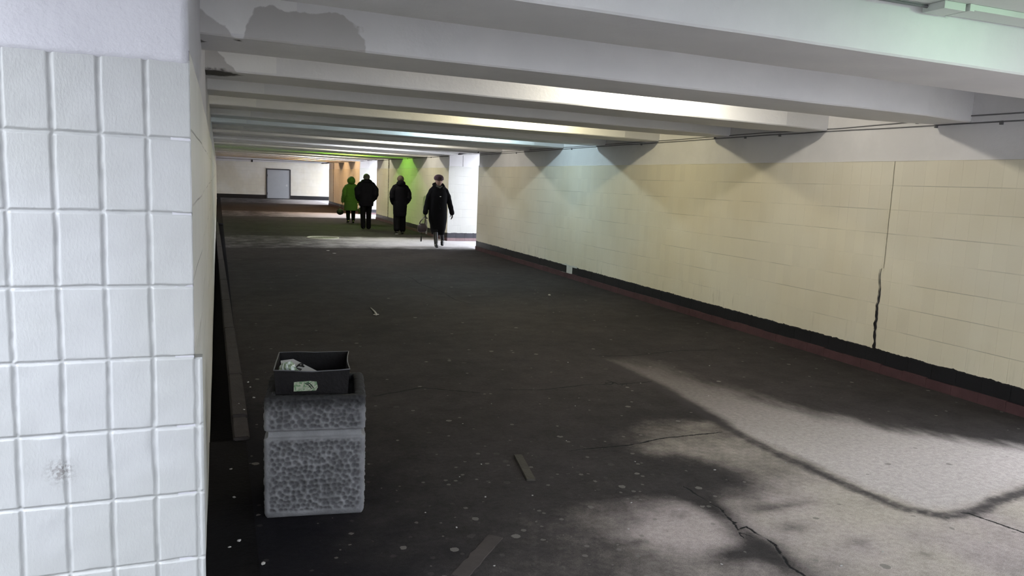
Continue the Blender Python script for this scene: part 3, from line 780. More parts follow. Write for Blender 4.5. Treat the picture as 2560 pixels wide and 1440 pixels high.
def bin_body():
    side = [BW, BD, BW, BD]; per = sum(side); N = 380; cr = .018
    zs = list(np.concatenate([np.linspace(.0, .39, 112), [.395, .400, .404, .409, .414, .419, .424, .428, .434], np.linspace(.439, BH-.012, 48), [BH-.008, BH-.004, BH-.001]]))
    V = []; CV = []
    C = [(0, 0), (BW, 0), (BW, BD), (0, BD)]; D = [(1, 0), (0, 1), (-1, 0), (0, -1)]; NN = [(0, -1), (1, 0), (0, 1), (-1, 0)]
    for z in zs:
        for i in range(N):
            s = per*i/N; k = 0
            while s > side[k]: s -= side[k]; k += 1
            u = s; Ls = side[k]
            px, py = C[k][0]+D[k][0]*u, C[k][1]+D[k][1]*u
            # rounded corner
            if u < cr or u > Ls-cr:
                cu = cr if u < cr else Ls-cr
                base = (C[k][0]+D[k][0]*cu-NN[k][0]*cr, C[k][1]+D[k][1]*cu-NN[k][1]*cr)
                ang = (u-cu)/cr*math.pi/4
                nx_ = NN[k][0]*math.cos(ang)+D[k][0]*math.sin(ang); ny_ = NN[k][1]*math.cos(ang)+D[k][1]*math.sin(ang)
                px, py = base[0]+nx_*cr, base[1]+ny_*cr
            else: nx_, ny_ = NN[k]
            off = 0; cv = 0
            edge_u = min(u, Ls-u)
            inb = (z < .395 and z > .02) or z > .437
            if inb and edge_u > .012:
                fade = min(1, (edge_u-.012)/.02)*min(1, abs(z-.02)/.02 if z < .395 else 1)*min(1, (.398-z)/.02 if z < .4 else 1)*min(1, (z-.435)/.015 if z > .435 else 1)
                cv = max(0, 1-dimple(u, z, k)**2)*fade
                off = (-.0105*max(0, 1-dimple(u, z, k)**2)+.005+.002*nz(u*60, z*60, k))*fade
            if .395 <= z <= .437: off = -.018 if .403 < z < .430 else -.018*min(1, abs((z-.395)/.008) if z < .41 else abs((.437-z)/.007))
            if z < .03: off -= .012*((.03-z)/.03)**2
            if z > BH-.012: off -= .012*(1-math.sqrt(max(0, 1-((z-BH+.012)/.012)**2)))
            off += .0015*nz(px*14, py*14, z*14)
            V.append((px+nx_*off, py+ny_*off, z)); CV.append(cv)
    F = [(j*N+i, j*N+(i+1) % N, (j+1)*N+(i+1) % N, (j+1)*N+i) for j in range(len(zs)-1) for i in range(N)]
    # top surface to the inner opening and down
    base = (len(zs)-1)*N; ctr = (BW*.49, BD*.55)
    def ring(fx, z):
        st_ = len(V)
        for i in range(N):
            x, y, _ = V[base+i]
            X_ = ctr[0]+(x-ctr[0])*fx; Y_ = ctr[1]+(y-ctr[1])*fx
            V.append((X_, Y_, z+.0015*nz(X_*30, Y_*30)))
        return st_
    prevr = base
    for fx, z in ((.96, BH+.001), (.90, BH+.0005), (.84, BH-.001), (.825, BH-.008), (.82, .25), (.01, .25)):
        r = ring(fx, z)
        F += [(prevr+i, prevr+(i+1) % N, r+(i+1) % N, r+i) for i in range(N)]
        prevr = r
    F.append(tuple(range(N))[::-1])
    me = bpy.data.meshes.new('body'); me.from_pydata(V, [], F); me.update()
    at_ = me.attributes.new('cavity', 'FLOAT', 'POINT'); at_.data.foreach_set('value', np.array(CV+[0]*(len(V)-len(CV)), dtype=np.float32))
    return me
m = M('rough_dimpled_concrete', .9, .2)
c = m.mix(m.step(m.noise(9, 5, .6), .3, .7), (.13, .13, .138), (.21, .21, .222))
z = m.axis('Z')
c = m.mix(m.math('MULTIPLY', m.step(m.attr('cavity'), .25, .95), m.step(m.noise(22, 3), .2, .6, .35, .7)), c, (.045, .045, .05))
soot = m.math('ADD', z, m.math('MULTIPLY', m.math('SUBTRACT', m.noise(9, 5, .65), .5), .22))
c = m.mix(m.step(soot, .505, .59, 0, .92), c, (.022, .022, .024))
c = m.mix(m.math('MULTIPLY', m.step(m.noise(5, 4, .6, vec=m.coord(None, (1, 1, .4))), .55, .7), .45), c, (.09, .09, .095))
c = m.mix(m.math('MULTIPLY', m.step(m.axis('Z'), .45, .40), m.math('MULTIPLY', m.step(m.axis('Z'), .375, .43), .45)), c, (.34, .345, .36))
m.color(c); m.bump(m.noise(130, 4, .7), .5, .006)
obj('body', bin_body(), m.m, tbin, smooth=True)

# sheet metal liner standing in the bin
tl = empty('metal_liner', bin_o+Matrix.Rotation(A8, 3, 'Z') @ Vector((.045, .08, .26)), A8)
tag(tl, 'rusty black sheet metal box set into the top of the concrete litter bin', 'bin liner')
LW, LD = .348, .375; LT = .455; tk = .0025
bm = bmesh.new()
def ringpts(ins, z, flare):
    pts = []
    cs = [(0, 0), (LW, 0), (LW, LD), (0, LD)]
    cx, cy = LW/2, LD/2
    for k in range(4):
        (ax, ay), (bx, by) = cs[k], cs[(k+1) % 4]
        for i in range(8):
            t = i/8; x = ax+(bx-ax)*t; y = ay+(by-ay)*t
            bow = -.010*math.sin(math.pi*t)*(1 if z > .3 else 0)*(1 if k == 1 else .35)
            x += (x-cx)/cx*(flare); y += (y-cy)/cy*(flare)
            x -= math.copysign(ins, x-cx) if abs(x-cx) > .01 and (k in (1, 3) or i == 0) else 0
            y -= math.copysign(ins, y-cy) if abs(y-cy) > .01 and (k in (0, 2) or i == 0) else 0
            if k == 1: x -= bow*-1
            if k == 0: y -= .004*math.sin(math.pi*t)
            pts.append((x, y, z+(.004*nz(x*9, y*9) if z > .4 else 0)+(-.006*math.sin(math.pi*t) if z > .4 and k == 0 else 0)))
    return pts
rings = []
for ins, zz, fl_ in ((0, 0, -.014), (0, .34, -.004), (0, LT, .004), (tk, LT, .004), (tk, .34, -.004), (tk, .01, -.014)):
    rings.append([bm.verts.new(p) for p in ringpts(ins, zz, fl_)])
for a, b in zip(rings[:-1], rings[1:]):
    for i in range(32): bm.faces.new((a[i], a[(i+1) % 32], b[(i+1) % 32], b[i]))
bm.faces.new(rings[0][::-1]); bm.faces.new(rings[-1])
obj('box', bm, m_rust, tl)
bm = bmesh.new(); rp = ringpts(0, LT, .005)
tube(bm, rp+[rp[0]], .0028, 6, cap=False); obj('rim', bm, simple('worn_metal_edge', (.10, .10, .11), .4, .5), tl, smooth=True)
def binpt(u, v, z): return bin_o+Matrix.Rotation(A8, 3, 'Z') @ Vector((u, v, z))
# rubbish heap surface inside the liner
bm = bmesh.new(); blob(bm, (0, 0, 0), (.165, .175, .05), 10, lambda d_, p: p*(1+.18*nz(d_.x*3, d_.y*3, d_.z*3)))
o = obj('rubbish_bag', bm, simple('dark_rubbish', (.006, .006, .007), .9), smooth=True); o.location = binpt(.22, .275, .55); o.rotation_euler = (0, 0, A8)
tag(o, 'dark crumpled rubbish filling the metal liner of the litter bin', 'rubbish')
# newspaper wedge with Cyrillic letters
paper = empty('newspaper', binpt(.10, .135, .672), A8)
tag(paper, 'folded newspaper with bold black letters lying in the metal liner', 'newspaper')
bm = bmesh.new()
P = [(-.02, 0, 0), (.17, 0, .006), (.02, .15, .048), (-.04, .13, .045)]
vs = [bm.verts.new(p) for p in P]+[bm.verts.new((p[0], p[1], p[2]-.006)) for p in P]
for q in ((0, 1, 2, 3), (7, 6, 5, 4), (0, 4, 5, 1), (1, 5, 6, 2), (2, 6, 7, 3), (3, 7, 4, 0)): bm.faces.new([vs[i] for i in q])
obj('sheet', bm, m_paper, paper)
cu = bpy.data.curves.new('print', 'FONT'); cu.body = 'ИГР'; cu.size = .045; cu.extrude = .0004; cu.offset = .0025
to = bpy.data.objects.new('print', cu); col.objects.link(to)
e1 = (Vector(P[1])-Vector(P[0])).normalized(); nrm = e1.cross(Vector(P[3])-Vector(P[0])).normalized(); e2 = nrm.cross(e1)
a = R(62); ex = e1*math.cos(a)+e2*math.sin(a); ey = nrm.cross(ex)
pm = bpy.data.meshes.new_from_object(to); bpy.data.objects.remove(to); to = obj('print', pm, m_ink, paper)
to.matrix_local = Matrix((( ex.x, ey.x, nrm.x, .045), (ex.y, ey.y, nrm.y, .012), (ex.z, ey.z, nrm.z, .0075), (0, 0, 0, 1)))
# crumpled green and white packet
m = M('crumpled_packet_print', .3, .5)
s_ = m.noise(2.4, 2); zc_ = m.n('ShaderNodeTexWave', i_Vector=m.coord(None, (26, 6, 4)), i_Scale=.55, i_Distortion=2.0).outputs['Fac']
m.color(m.mix(m.step(zc_, .35, .55), m.mix(m.noise(20), (.10, .18, .08), (.20, .24, .17)), m.mix(m.noise(30), (.75, .8, .78), (.35, .42, .38))))
m.bump(m.noise(40, 3), .6, .01); m_packet = m.m
bm = bmesh.new()
def crumple(d_, p):
    return p*(1+.22*mnoise.cell(Vector((d_.x*2.2, d_.y*2.2, d_.z*2.2)))+.10*nz(d_.x*5, d_.y*5, d_.z*5))
blob(bm, (0, 0, 0), (.046, .036, .040), 12, crumple)
o = obj('crumpled_packet', bm, m_packet); o.location = binpt(.104, .150, .694); o.rotation_euler = (0, R(-14), R(-25))
tag(o, 'crumpled green and silver packet at the left corner inside the metal liner', 'packet')
# sticker-like wrapper caught on the front of the liner
m = M('printed_wrapper', .35, .45)
vv = m.coord(); n_ = m.noise(42, 3, .6, dist=2.0)
m.color(m.mix(m.step(n_, .42, .55), m.mix(m.noise(90), (.045, .16, .07), (.13, .2, .10)), m.mix(m.noise(25), (.42, .40, .30), (.22, .28, .22))))
wr = empty('wrapper', binpt(.188, .0855, .63), A8); tag(wr, 'flat green and beige printed wrapper stuck on the front of the metal liner', 'wrapper')
bm = bmesh.new(); q = [(-.055, -.024), (.05, -.021), (.058, -.005), (.052, .022), (.02, .026), (-.054, .022)]
va = [bm.verts.new((x, .0015*nz(x*40, z_*40), z_)) for x, z_ in q]; vb = [bm.verts.new((x, v.co.y+.0012, z_)) for (x, z_), v in zip(q, va)]
bm.faces.new(va); bm.faces.new(vb[::-1])
for i in range(6): bm.faces.new((va[i], vb[i], vb[(i+1) % 6], va[(i+1) % 6]))
obj('sheet', bm, m.m, wr)
bm = bmesh.new()
pr = [(.0+.028*t, -.0012, .014-.026*t+.006*math.sin(3*t)) for t in np.linspace(0, 1, 7)]
tube(bm, pr, .0022, 6); tube(bm, [(x+.009, y, z_+.004) for x, y, z_ in pr], .0022, 6); obj('print', bm, m_ink, wr)
wr.location = binpt(.188, .0705, .634); wr.rotation_euler = (R(-3), 0, A8)

# ------------------------------------------------------------------ litter and ironwork on the floor
def flat_board(name, a, b, wd, th, mat, label, rag=.0):
    a = Vector((a[0], a[1], 0)); b = Vector((b[0], b[1], 0)); d_ = (b-a); L = d_.length; ang = math.atan2(d_.y, d_.x)
    bm = bmesh.new(); n = 10; rows = []
    for i in range(n+1):
        x = L*i/n; w1 = wd/2*(1+rag*nz(i*.9, 1)); w2 = wd/2*(1+rag*nz(i*.9, 8))
        rows.append([bm.verts.new(p) for p in ((x, -w1, 0), (x, -w1+.002, th), (x, w2-.002, th), (x, w2, 0))])
    for r0, r1 in zip(rows[:-1], rows[1:]):
        for i in range(3): bm.faces.new((r0[i], r1[i], r1[i+1], r0[i+1]))
    bm.faces.new(rows[0]); bm.faces.new(rows[-1][::-1])
    o = obj(name, bm, mat); o.location = a; o.rotation_euler = (0, 0, ang)
    return tag(o, label, 'board')
flat_board('wooden_board', (1.62, 3.74), (1.69, 4.12), .052, .012, m_wood, 'short dark wooden board lying on the floor between the bin and the pale dust')
flat_board('cardboard_strip', (.93, 2.86), (1.20, 3.16), .075, .003, m_board, 'worn flat brown cardboard strip on the floor at the bottom edge', .25)

# manhole cover
t = empty('manhole_cover', (2.57, 20.45, 0)); tag(t, 'round iron manhole cover in the floor to the left of the walking people', 'manhole cover')
bm = bmesh.new(); pts = [(.40*math.cos(k*math.pi/20), .40*math.sin(k*math.pi/20), .008) for k in range(41)]
tube(bm, pts, .028, 8, cap=False); obj('rim', bm, simple('worn_iron_rim', (.42, .41, .36), .5, .4), t, smooth=True)
bm = bmesh.new(); tube(bm, [(0, 0, -.01), (0, 0, .012)], .37, 32, cap=False)
for i in range(-4, 5):
    h_ = math.sqrt(.34**2-(i*.07)**2); box(bm, i*.07-.012, i*.07+.012, -h_, h_, .012, .018)
obj('lid', bm, m_iron, t)

# scattered pale scraps, stone chips and cigarette ends
scr = [(1.77, 9.0, .05), (2.25, 17.0, .05), (2.30, 16.4, .05), (4.62, 10.3, .03), (.25, 4.05, .012), (.16, 3.2, .014), (.05, 4.35, .010), (.06, 3.95, .011), (-.01, 3.60, .014), (.03, 3.4, .009),
       (.23, 5.75, .013), (.205, 6.2, .012), (.215, 6.05, .010), (.15, 5.35, .010), (.12, 5.5, .008), (.07, 3.45, .012), (3.70, 5.00, .010), (3.35, 5.48, .008),
       (3.05, 6.3, .010), (4.35, 5.9, .012), (2.08, 2.62, .012), (1.85, 3.05, .009), (1.55, 3.55, .009), (1.43, 4.05, .010), (2.75, 3.6, .012), (2.02, 3.32, .010), (3.26, 3.58, .010), (3.5, 2.42, .010), (2.9, 2.5, .010), (2.6, 2.45, .012),
       (1.30, 3.6, .010), (1.25, 3.9, .008), (1.55, 4.8, .008), (1.9, 5.2, .008), (2.5, 5.0, .008), (1.05, 3.3, .010), (1.1, 2.9, .009), (2.35, 3.85, .009), (2.1, 4.3, .008), (.95, 3.5, .009)]
for i, (x, y, s) in enumerate(scr):
    if s < .03 and x > .26: s *= .68
    bm = bmesh.new(); h0 = .45 if s < .04 else .12
    r = bmesh.ops.create_icosphere(bm, subdivisions=1, radius=s)
    for v in bm.verts:
        v.co.x *= random.uniform(.6, 1.25); v.co.y *= random.uniform(.5, 1.1); v.co.z = max(-.3*s, v.co.z*h0*random.uniform(.6, 1.2))
    zoff = .3*s*.9
    if x < .11 and y > 4.82: zoff -= .0
    o = obj('litter_scrap', bm, m_stone)
    base = -.075 if (x < .02) else 0.0
    if .02 <= x < .145 and y < 4.81: base = -.004
    if x < .16 and y > 4.82: base = .035 if y > 5.25 else .02
    o.location = (x, y, base+zoff); o.rotation_euler = (0, 0, random.uniform(0, 6))
    if s > .04: tag(o, {0: 'torn pale scrap of paper lying on dark floor, halfway to the bright opening', 1: 'small pale scrap on the dark floor left of the woman in the long coat', 2: 'slightly bigger pale scrap beside the small one, left of the woman'}[i], 'litter')
    elif i == 3: tag(o, 'single pale scrap on the floor close to the right wall base', 'litter')
    elif x < .26:
        zn = 'on the far half of the kerb stones' if y > 5.6 else 'on the near end of the kerb stones' if y > 4.82 else 'in the black gutter between the tiled corner and the bin' if x < .1 else 'on the floor left of the bin'
        tag(o, 'tiny white crumb of litter '+zn, 'litter', 'crumbs of litter '+zn)
    else:
        zn = ('on the pale patch beyond the dark seam' if x > 3.4 and y < 6.6 and y > 2.75 else 'past the long thin crack, right of the bin' if y > 4.9 else 'on the pale dusty ground at the bottom right' if x > 2.5 and y < 3.0 else
              'around the wooden board' if abs(x-1.65) < .35 and y > 3.3 else 'around the cardboard strip at the bottom' if x < 1.6 and y < 3.4 else 'close to the right side of the bin' if x < 1.35 else 'on dark ground right of the wooden board')
        tag(o, 'tiny pale stone chip '+zn, 'stone chip', 'stone chips '+zn)
# thin pale twig near the middle
bm = bmesh.new(); tube(bm, [(1.792, 9.5, .008), (1.785, 9.2, .01), (1.765, 9.0, .01)], [.006, .012, .02], 6)
tag(obj('twig', bm, m_stone), 'thin pale twig pointing at the paper scrap on the dark floor', 'twig')

# ------------------------------------------------------------------ people
m_skin = simple('skin', (.42, .27, .22), .55, .35, .08)
m_coat_black = simple('black_coat_cloth', (.006, .006, .0075), .9, .06, .4, 12, .3, 90)
m_coat_navy = simple('black_down_coat', (.0045, .0045, .0065), .8, .06, .4, 9, .2, 60)
m_trouser = simple('black_trousers', (.005, .005, .006), .9, .06)
m_boot = simple('black_leather_boots', (.008, .008, .01), .3, .4)
m_boot_dark = simple('dark_olive_boots', (.04, .042, .03), .8)
m_sole = simple('pale_sole', (.42, .42, .38), .7)
m_hair_grey = simple('grey_hair', (.10, .095, .08), .8, .2, .5, 30, .6, 80)
m_hat_plum = simple('plum_knit_hat', (.075, .045, .055), .9, .1, .35, 14, .6, 90)
m_hat_brown = simple('brown_knit_hat', (.07, .055, .045), .9, .1, .4, 14, .6, 90)
m_scarf = simple('grey_scarf', (.085, .09, .075), .9, .1, .3, 14, .5, 80)
m_glove = simple('black_gloves', (.012, .012, .013), .7)
m_bag = simple('dark_plum_leather_bag', (.045, .030, .034), .4, .5)
m_bag_dark = simple('black_soft_bag', (.012, .012, .013), .5, .4)
m_bag_brown = simple('brown_bag', (.10, .07, .06), .6)
m_button = simple('shiny_metal_button', (.5, .5, .48), .25, .6, metal=.8)
m_eye = simple('eye', (.03, .02, .02), .2, .5)
m_green = M('green_quilted_coat_cloth', .7, .15)
m_green.color(m_green.mix(m_green.noise(6), (.065, .085, .045), (.085, .11, .055)))
m_green.bump(m_green.noise(25, 4), .4, .02); m_green = m_green.m

def head(bm, c, s=1.0, jaw=.30):
    """one skull with brow, nose, lips, chin and ears; face looks along -y; c = centre, half height .115*s"""
    def fn(d, p):
        p = p.copy()
        if d.z < -.1: p.x *= 1-jaw*min(1, (-d.z-.1)/.9)            # jaw
        if d.y < 0:
            f = max(0, -d.y)
            if abs(d.x) < .22 and -.38 < d.z < .12: p.y -= .020*(1-abs(d.x)/.22)*(1-abs((d.z+.20)/.32) if d.z < .12 else 0)   # nose
            for sx in (-1, 1):
                e = math.hypot((d.x-sx*.36)/.17, (d.z-.06)/.11)
                if e < 1: p.y += .008*(1-e)                         # eye socket
            if abs(d.x) < .32 and abs(d.z+.50) < .10: p.y -= .005*(1-abs(d.x)/.32)
            if abs(d.x) < .25 and -.95 < d.z < -.66: p.y -= .010
            if .14 < d.z < .30: p.y -= .004*f
        else: p.y *= 1.05
        return p*s
    blob(bm, c, (.076, .094, .116), 22, fn)
    for sx in (-1, 1): blob(bm, (c[0]+sx*.077*s, c[1]+.012*s, c[2]-.004*s), (.010*s, .020*s, .032*s), 8)
def hand(bm, wrist, direction, palm_n, s=1.0, curl=.5, side=1):
    """palm, four unequal fingers bent at the knuckles and a thumb from the palm's side"""
    d = Vector(direction).normalized(); n = Vector(palm_n); n = (n-d*n.dot(d)).normalized(); a = d.cross(n)*side
    w = Vector(wrist)
    tube(bm, [w-d*.02*s, w+d*.02*s, w+d*.055*s, w+d*.085*s], [(.026*s, .017*s), (.034*s, .016*s), (.040*s, .015*s), (.038*s, .013*s)], 12, flat=a)
    for i, (o, L) in enumerate(((-.030, .068), (-.010, .078), (.010, .074), (.029, .058))):
        p = w+d*.085*s+a*o*s; ang = curl*.6; pts = [p-d*.015*s, p]; 
        dd = d.copy()
        for j, f in enumerate((.45, .32, .23)):
            rot = Matrix.Rotation((ang+.25*j*curl)*1.0, 3, a*side)
            dd = (dd*math.cos(ang)+n*math.sin(ang)).normalized(); ang = curl*(.7+.15*i)
            dd = (dd-a*dd.dot(a)).normalized()
            pts.append(pts[-1]+dd*L*f*s)
            nn = a.cross(dd)*side; n_ = nn
            n = n
        tube(bm, pts, [.0095*s, .0092*s, .0088*s, .0082*s, .0072*s], 8)
    t0 = w+d*.025*s-a*.030*s
    t1 = t0+(d*.6-a*.7+n*.35).normalized()*.034*s; t2 = t1+(d*.85-a*.15+n*.45).normalized()*.030*s; t3 = t2+(d*.9+n*.4+a*.05).normalized()*.022*s
    tube(bm, [t0, t1, t2, t3], [.0125*s, .011*s, .010*s, .0085*s], 8)

def person(name_label, loc, rz, spec):
    """spec: joints in metres, local frame faces -y, x to the person's left"""
    root = empty('person', loc, rz); tag(root, name_label, 'person')
    j = spec['j']; F = (1, 0, 0)
    bm = bmesh.new()
    head(bm, j['head'], spec.get('hs', 1), spec.get('jaw', .30))
    neck = Vector(j['neck']); hd = Vector(j['head'])
    tube(bm, [neck-Vector((0, 0, .06)), neck, hd-Vector((0, -.012, .06))], [.062, .055, .054], 14)
    pel = Vector(j['pelvis']); ch = Vector(j['chest'])
    tube(bm, [pel-Vector((0, 0, .05)), pel+Vector((0, 0, .05)), (pel+ch)/2, ch, ch+Vector((0, 0, .13)), neck-Vector((0, 0, .03))], [(.15, .11), (.165, .12), (.14, .105), (.165, .12), (.15, .09), (.07, .06)], 18, flat=F)
    for s in 'LR':
        sh, el, wr_ = (Vector(j[a+s]) for a in ('sh', 'el', 'wr')); hp, kn, an, to_ = (Vector(j[a+s]) for a in ('hip', 'kn', 'an', 'toe'))
        tube(bm, [sh, (sh+el)/2, el, (el+wr_)/2, wr_], [.052, .046, .038, .036, .026], 12)
        if not spec.get('gloves'): hand(bm, wr_, (wr_-el), (0, 0, 1) if spec.get('pocket') else (-1 if s == 'L' else 1, 0, 0), .98, .45, 1 if s == 'R' else -1)
        tube(bm, [hp, (hp+kn)/2, kn, (kn*2+an)/3, an], [.088, .074, .054, .054, .036], 14)
        hl = an-(to_-an).normalized()*.035
        tube(bm, [Vector((hl.x, hl.y, hl.z-.03)), Vector((an.x, an.y, an.z-.035)), (an+to_)/2-Vector((0, 0, .02)), to_], [(.032, .03), (.036, .035), (.042, .028), (.036, .018)], 12, flat=F)
    body = obj('body', bm, m_skin, root); remesh(body, .007, 2)
    for nm, b2, mat_, vox in spec['wear'](j):
        o = obj(nm, b2, mat_, root, smooth=True)
        if vox: remesh(o, vox, 7 if nm in ('coat', 'jacket') else 3)
    return root
def V3(*a): return Vector(a)
def boots(j, s, up=.30, mat=None, r=.052, heel=0.0):
    bm = bmesh.new(); kn, an, to_ = (Vector(j[a+s]) for a in ('kn', 'an', 'toe'))
    d = (kn-an).normalized(); t = (to_-an); hl = an-Vector((t.x, t.y, 0)).normalized()*.04
    tube(bm, [an+d*up, an+d*up*.5, an, an-Vector((0, 0, .03))], [r*1.15, r*1.1, r*.86, r*.84], 16)
    tube(bm, [Vector((hl.x, hl.y, hl.z-.035)), Vector((an.x, an.y, an.z-.04)), (an+to_)/2-Vector((0, 0, .015)), to_], [(.036, .034), (.042, .042), (.048, .036), (.040, .022)], 14, flat=(1, 0, 0))
    if heel: tube(bm, [Vector((hl.x, hl.y, hl.z-.05)), Vector((hl.x, hl.y, hl.z-.05-heel))], [.026, .020], 10)
    return bm
def coat(rings, sleeves, hoodpts=None, quilt=0, phase=0):
    """body of a coat from stacked ellipses (z, cx, cy, rx, ry) and sleeves as tubes"""
    bm = bmesh.new(); S = 40; R_ = []
    zs = []
    for (a, b) in zip(rings[:-1], rings[1:]):
        n = max(2, int(abs(b[0]-a[0])/.02))
        for i in range(n): t = i/n; t2 = t*t*(3-2*t); zs.append([a[q]+(b[q]-a[q])*(t if q == 0 else t2) for q in range(5)])
    zs.append(list(rings[-1]))
    zlo = rings[-1][0]
    for z, cx, cy, rx, ry in zs:
        ring = []
        for k in range(S):
            th = 2*math.pi*k/S
            fold = 1+.035*math.sin(th*5+phase+z*2)*max(0, min(1, (1.0-z)*1.6))+.02*nz(math.cos(th)*2, math.sin(th)*2, z*5)
            if quilt: fold += .028*abs(math.sin(math.pi*z/quilt))**.6-.02
            c_, s_ = math.cos(th), math.sin(th)
            px = math.copysign(abs(c_)**.85, c_)*rx*fold; py = math.copysign(abs(s_)**.85, s_)*ry*fold
            ring.append(bm.verts.new((cx+px, cy+py, z)))
        R_.append(ring)
    for a, b in zip(R_[:-1], R_[1:]):
        for k in range(S): bm.faces.new((a[k], b[k], b[(k+1) % S], a[(k+1) % S]))
    bm.faces.new(R_[0]); bm.faces.new(R_[-1][::-1])
    for pts, rad in sleeves: 
        P = []; Rr = []
        for (a, b, ra, rb) in zip(pts[:-1], pts[1:], rad[:-1], rad[1:]):
            for i in range(5):
                t = i/5; P.append(Vector(a)*(1-t)+Vector(b)*t); q = ra*(1-t)+rb*t
                if quilt: q += .004*math.sin(len(P)*1.9)
                else: q += .003*math.sin(len(P)*1.3)
                Rr.append(q)
        P.append(Vector(pts[-1])); Rr.append(rad[-1]); tube(bm, P, Rr, 16)
        s0 = Vector(pts[0]); top = rings[0]
        tube(bm, [Vector((0, .01, top[0]-.02)), Vector((s0.x*.5, s0.y, (top[0]+s0.z)/2+.015)), s0+Vector((0, 0, .005)), s0*.7+Vector(pts[1])*.3], [top[3]*.8, .085, rad[0]*.95, rad[0]*.98], 16)
    return bm

# --- woman in a long black coat walking towards the viewpoint
J1 = dict(head=(.0, -.03, 1.628), neck=(0, .0, 1.475), chest=(0, 0, 1.26), pelvis=(0, .02, .95),
          shR=(-.165, 0, 1.375), elR=(-.265, .02, 1.10), wrR=(-.325, -.03, .83), shL=(.175, 0, 1.375), elL=(.30, .06, 1.12), wrL=(.385, .10, .86),
          hipR=(-.085, 0, .90), knR=(-.075, -.09, .50), anR=(-.105, -.27, .115), toeR=(-.12, -.42, .035),
          hipL=(.085, 0, .90), knL=(.085, .04, .50), anL=(.19, .20, .17), toeL=(.15, .07, .04))
def wear1(j):
    out = []
    c = coat([(1.50, 0, .0, .085, .085), (1.455, 0, 0, .14, .11), (1.39, 0, 0, .195, .135), (1.28, 0, 0, .215, .155), (1.10, 0, .0, .215, .165), (.92, 0, .01, .228, .18), (.70, 0, .01, .228, .19), (.50, .015, .01, .190, .195), (.31, .025, .02, .150, .195)],
             [([j['shR'], V3(-.235, .01, 1.24), j['elR'], V3(-.30, 0, .96), V3(-.325, -.03, .85)], [.078, .072, .068, .066, .066]),
              ([j['shL'], V3(.255, .03, 1.25), j['elL'], V3(.35, .085, .98), V3(.392, .10, .84)], [.078, .072, .066, .064, .062])])
    out.append(('coat', c, m_coat_black, .010))
    for s in 'RL':
        bm = bmesh.new(); hp, kn, an = (Vector(j[a+s]) for a in ('hip', 'kn', 'an')); tube(bm, [hp, (hp+kn)/2, kn, (kn*2+an)/3, an], [.095, .080, .060, .060, .042], 14); out.append(('stocking', bm, m_trouser, .008))
    bm = bmesh.new(); tube(bm, [V3(-.06, -.12, 1.44), V3(-.125, -.04, 1.49), V3(-.115, .05, 1.535), V3(-.05, .10, 1.555), V3(.05, .10, 1.555), V3(.115, .05, 1.535), V3(.125, -.04, 1.49), V3(.06, -.12, 1.44)], [.022, .034, .038, .040, .040, .038, .034, .022], 10); out.append(('collar', bm, m_coat_black, .008))
    bm = bmesh.new(); tube(bm, [V3(-.06, -.07, 1.485), V3(0, -.10, 1.455), V3(.06, -.07, 1.485), V3(.065, .03, 1.52), V3(-.065, .03, 1.52), V3(-.06, -.07, 1.485)], .026, 10); out.append(('scarf', bm, m_scarf, .008))
    bm = bmesh.new()
    def hatf(d, p):
        p = p.copy()
        if d.z < -.2: p.x *= .86; p.y *= .88
        return p*(1+.03*math.sin(9*math.atan2(d.y, d.x)))
    blob(bm, (0, .004, 1.690), (.118, .138, .092), 16, hatf)
    tube(bm, [V3(.098*math.cos(t), -.015+.112*math.sin(t), 1.672-.022*math.sin(t)*-1+(.0 if math.sin(t) < 0 else -.045*math.sin(t))) for t in np.linspace(0, 2*math.pi, 20)], .020, 8, cap=False)
    out.append(('knit_hat', bm, m_hat_plum, .007))
    for sx in (-1, 1):
        bm = bmesh.new(); blob(bm, (sx*.031, -.124, 1.634), (.012, .007, .007), 8); out.append(('eye', bm, m_eye, 0))
    bm = bmesh.new()
    for sx in (-1, 1): tube(bm, [V3(sx*.034+.024*math.cos(t), -.139, 1.632+.017*math.sin(t)) for t in np.linspace(0, 2*math.pi, 14)], .0018, 6, cap=False)
    tube(bm, [V3(-.012, -.141, 1.636), V3(.012, -.141, 1.636)], .0018, 6)
    for sx in (-1, 1): tube(bm, [V3(sx*.057, -.138, 1.636), V3(sx*.088, -.02, 1.638)], .0018, 6)
    out.append(('eyeglasses', bm, m_eye, 0))
    for zz, mt in ((1.245, m_button), (1.10, m_coat_navy), (.95, m_coat_navy)):
        bm = bmesh.new(); tube(bm, [V3(.0, -.168, zz), V3(.0, -.186, zz)], [(.020, .014), (.020, .014)], 12, flat=(1, 0, 0)); out.append(('button', bm, mt, 0))
    bm = bmesh.new(); hand(bm, (-.325, -.032, .835), (-.05, -.05, -1), (1, 0, 0), 1.03, .95, 1); out.append(('glove', bm, m_glove, .0045))
    bm = bmesh.new(); hand(bm, (.39, .10, .845), (.12, .02, -1), (-1, 0, 0), 1.03, .42, -1); out.append(('glove', bm, m_glove, .0045))
    for s in 'RL':
        out.append(('boot', boots(j, s, .33, heel=.035), m_boot, .008))
    return out
W1 = Vector((5.07, 18.25, 0))
person('person in long black coat and plum knit hat walking toward the viewpoint with handbag', W1, 0, dict(j=J1, wear=wear1, gloves=True, hs=1.10, jaw=.14))
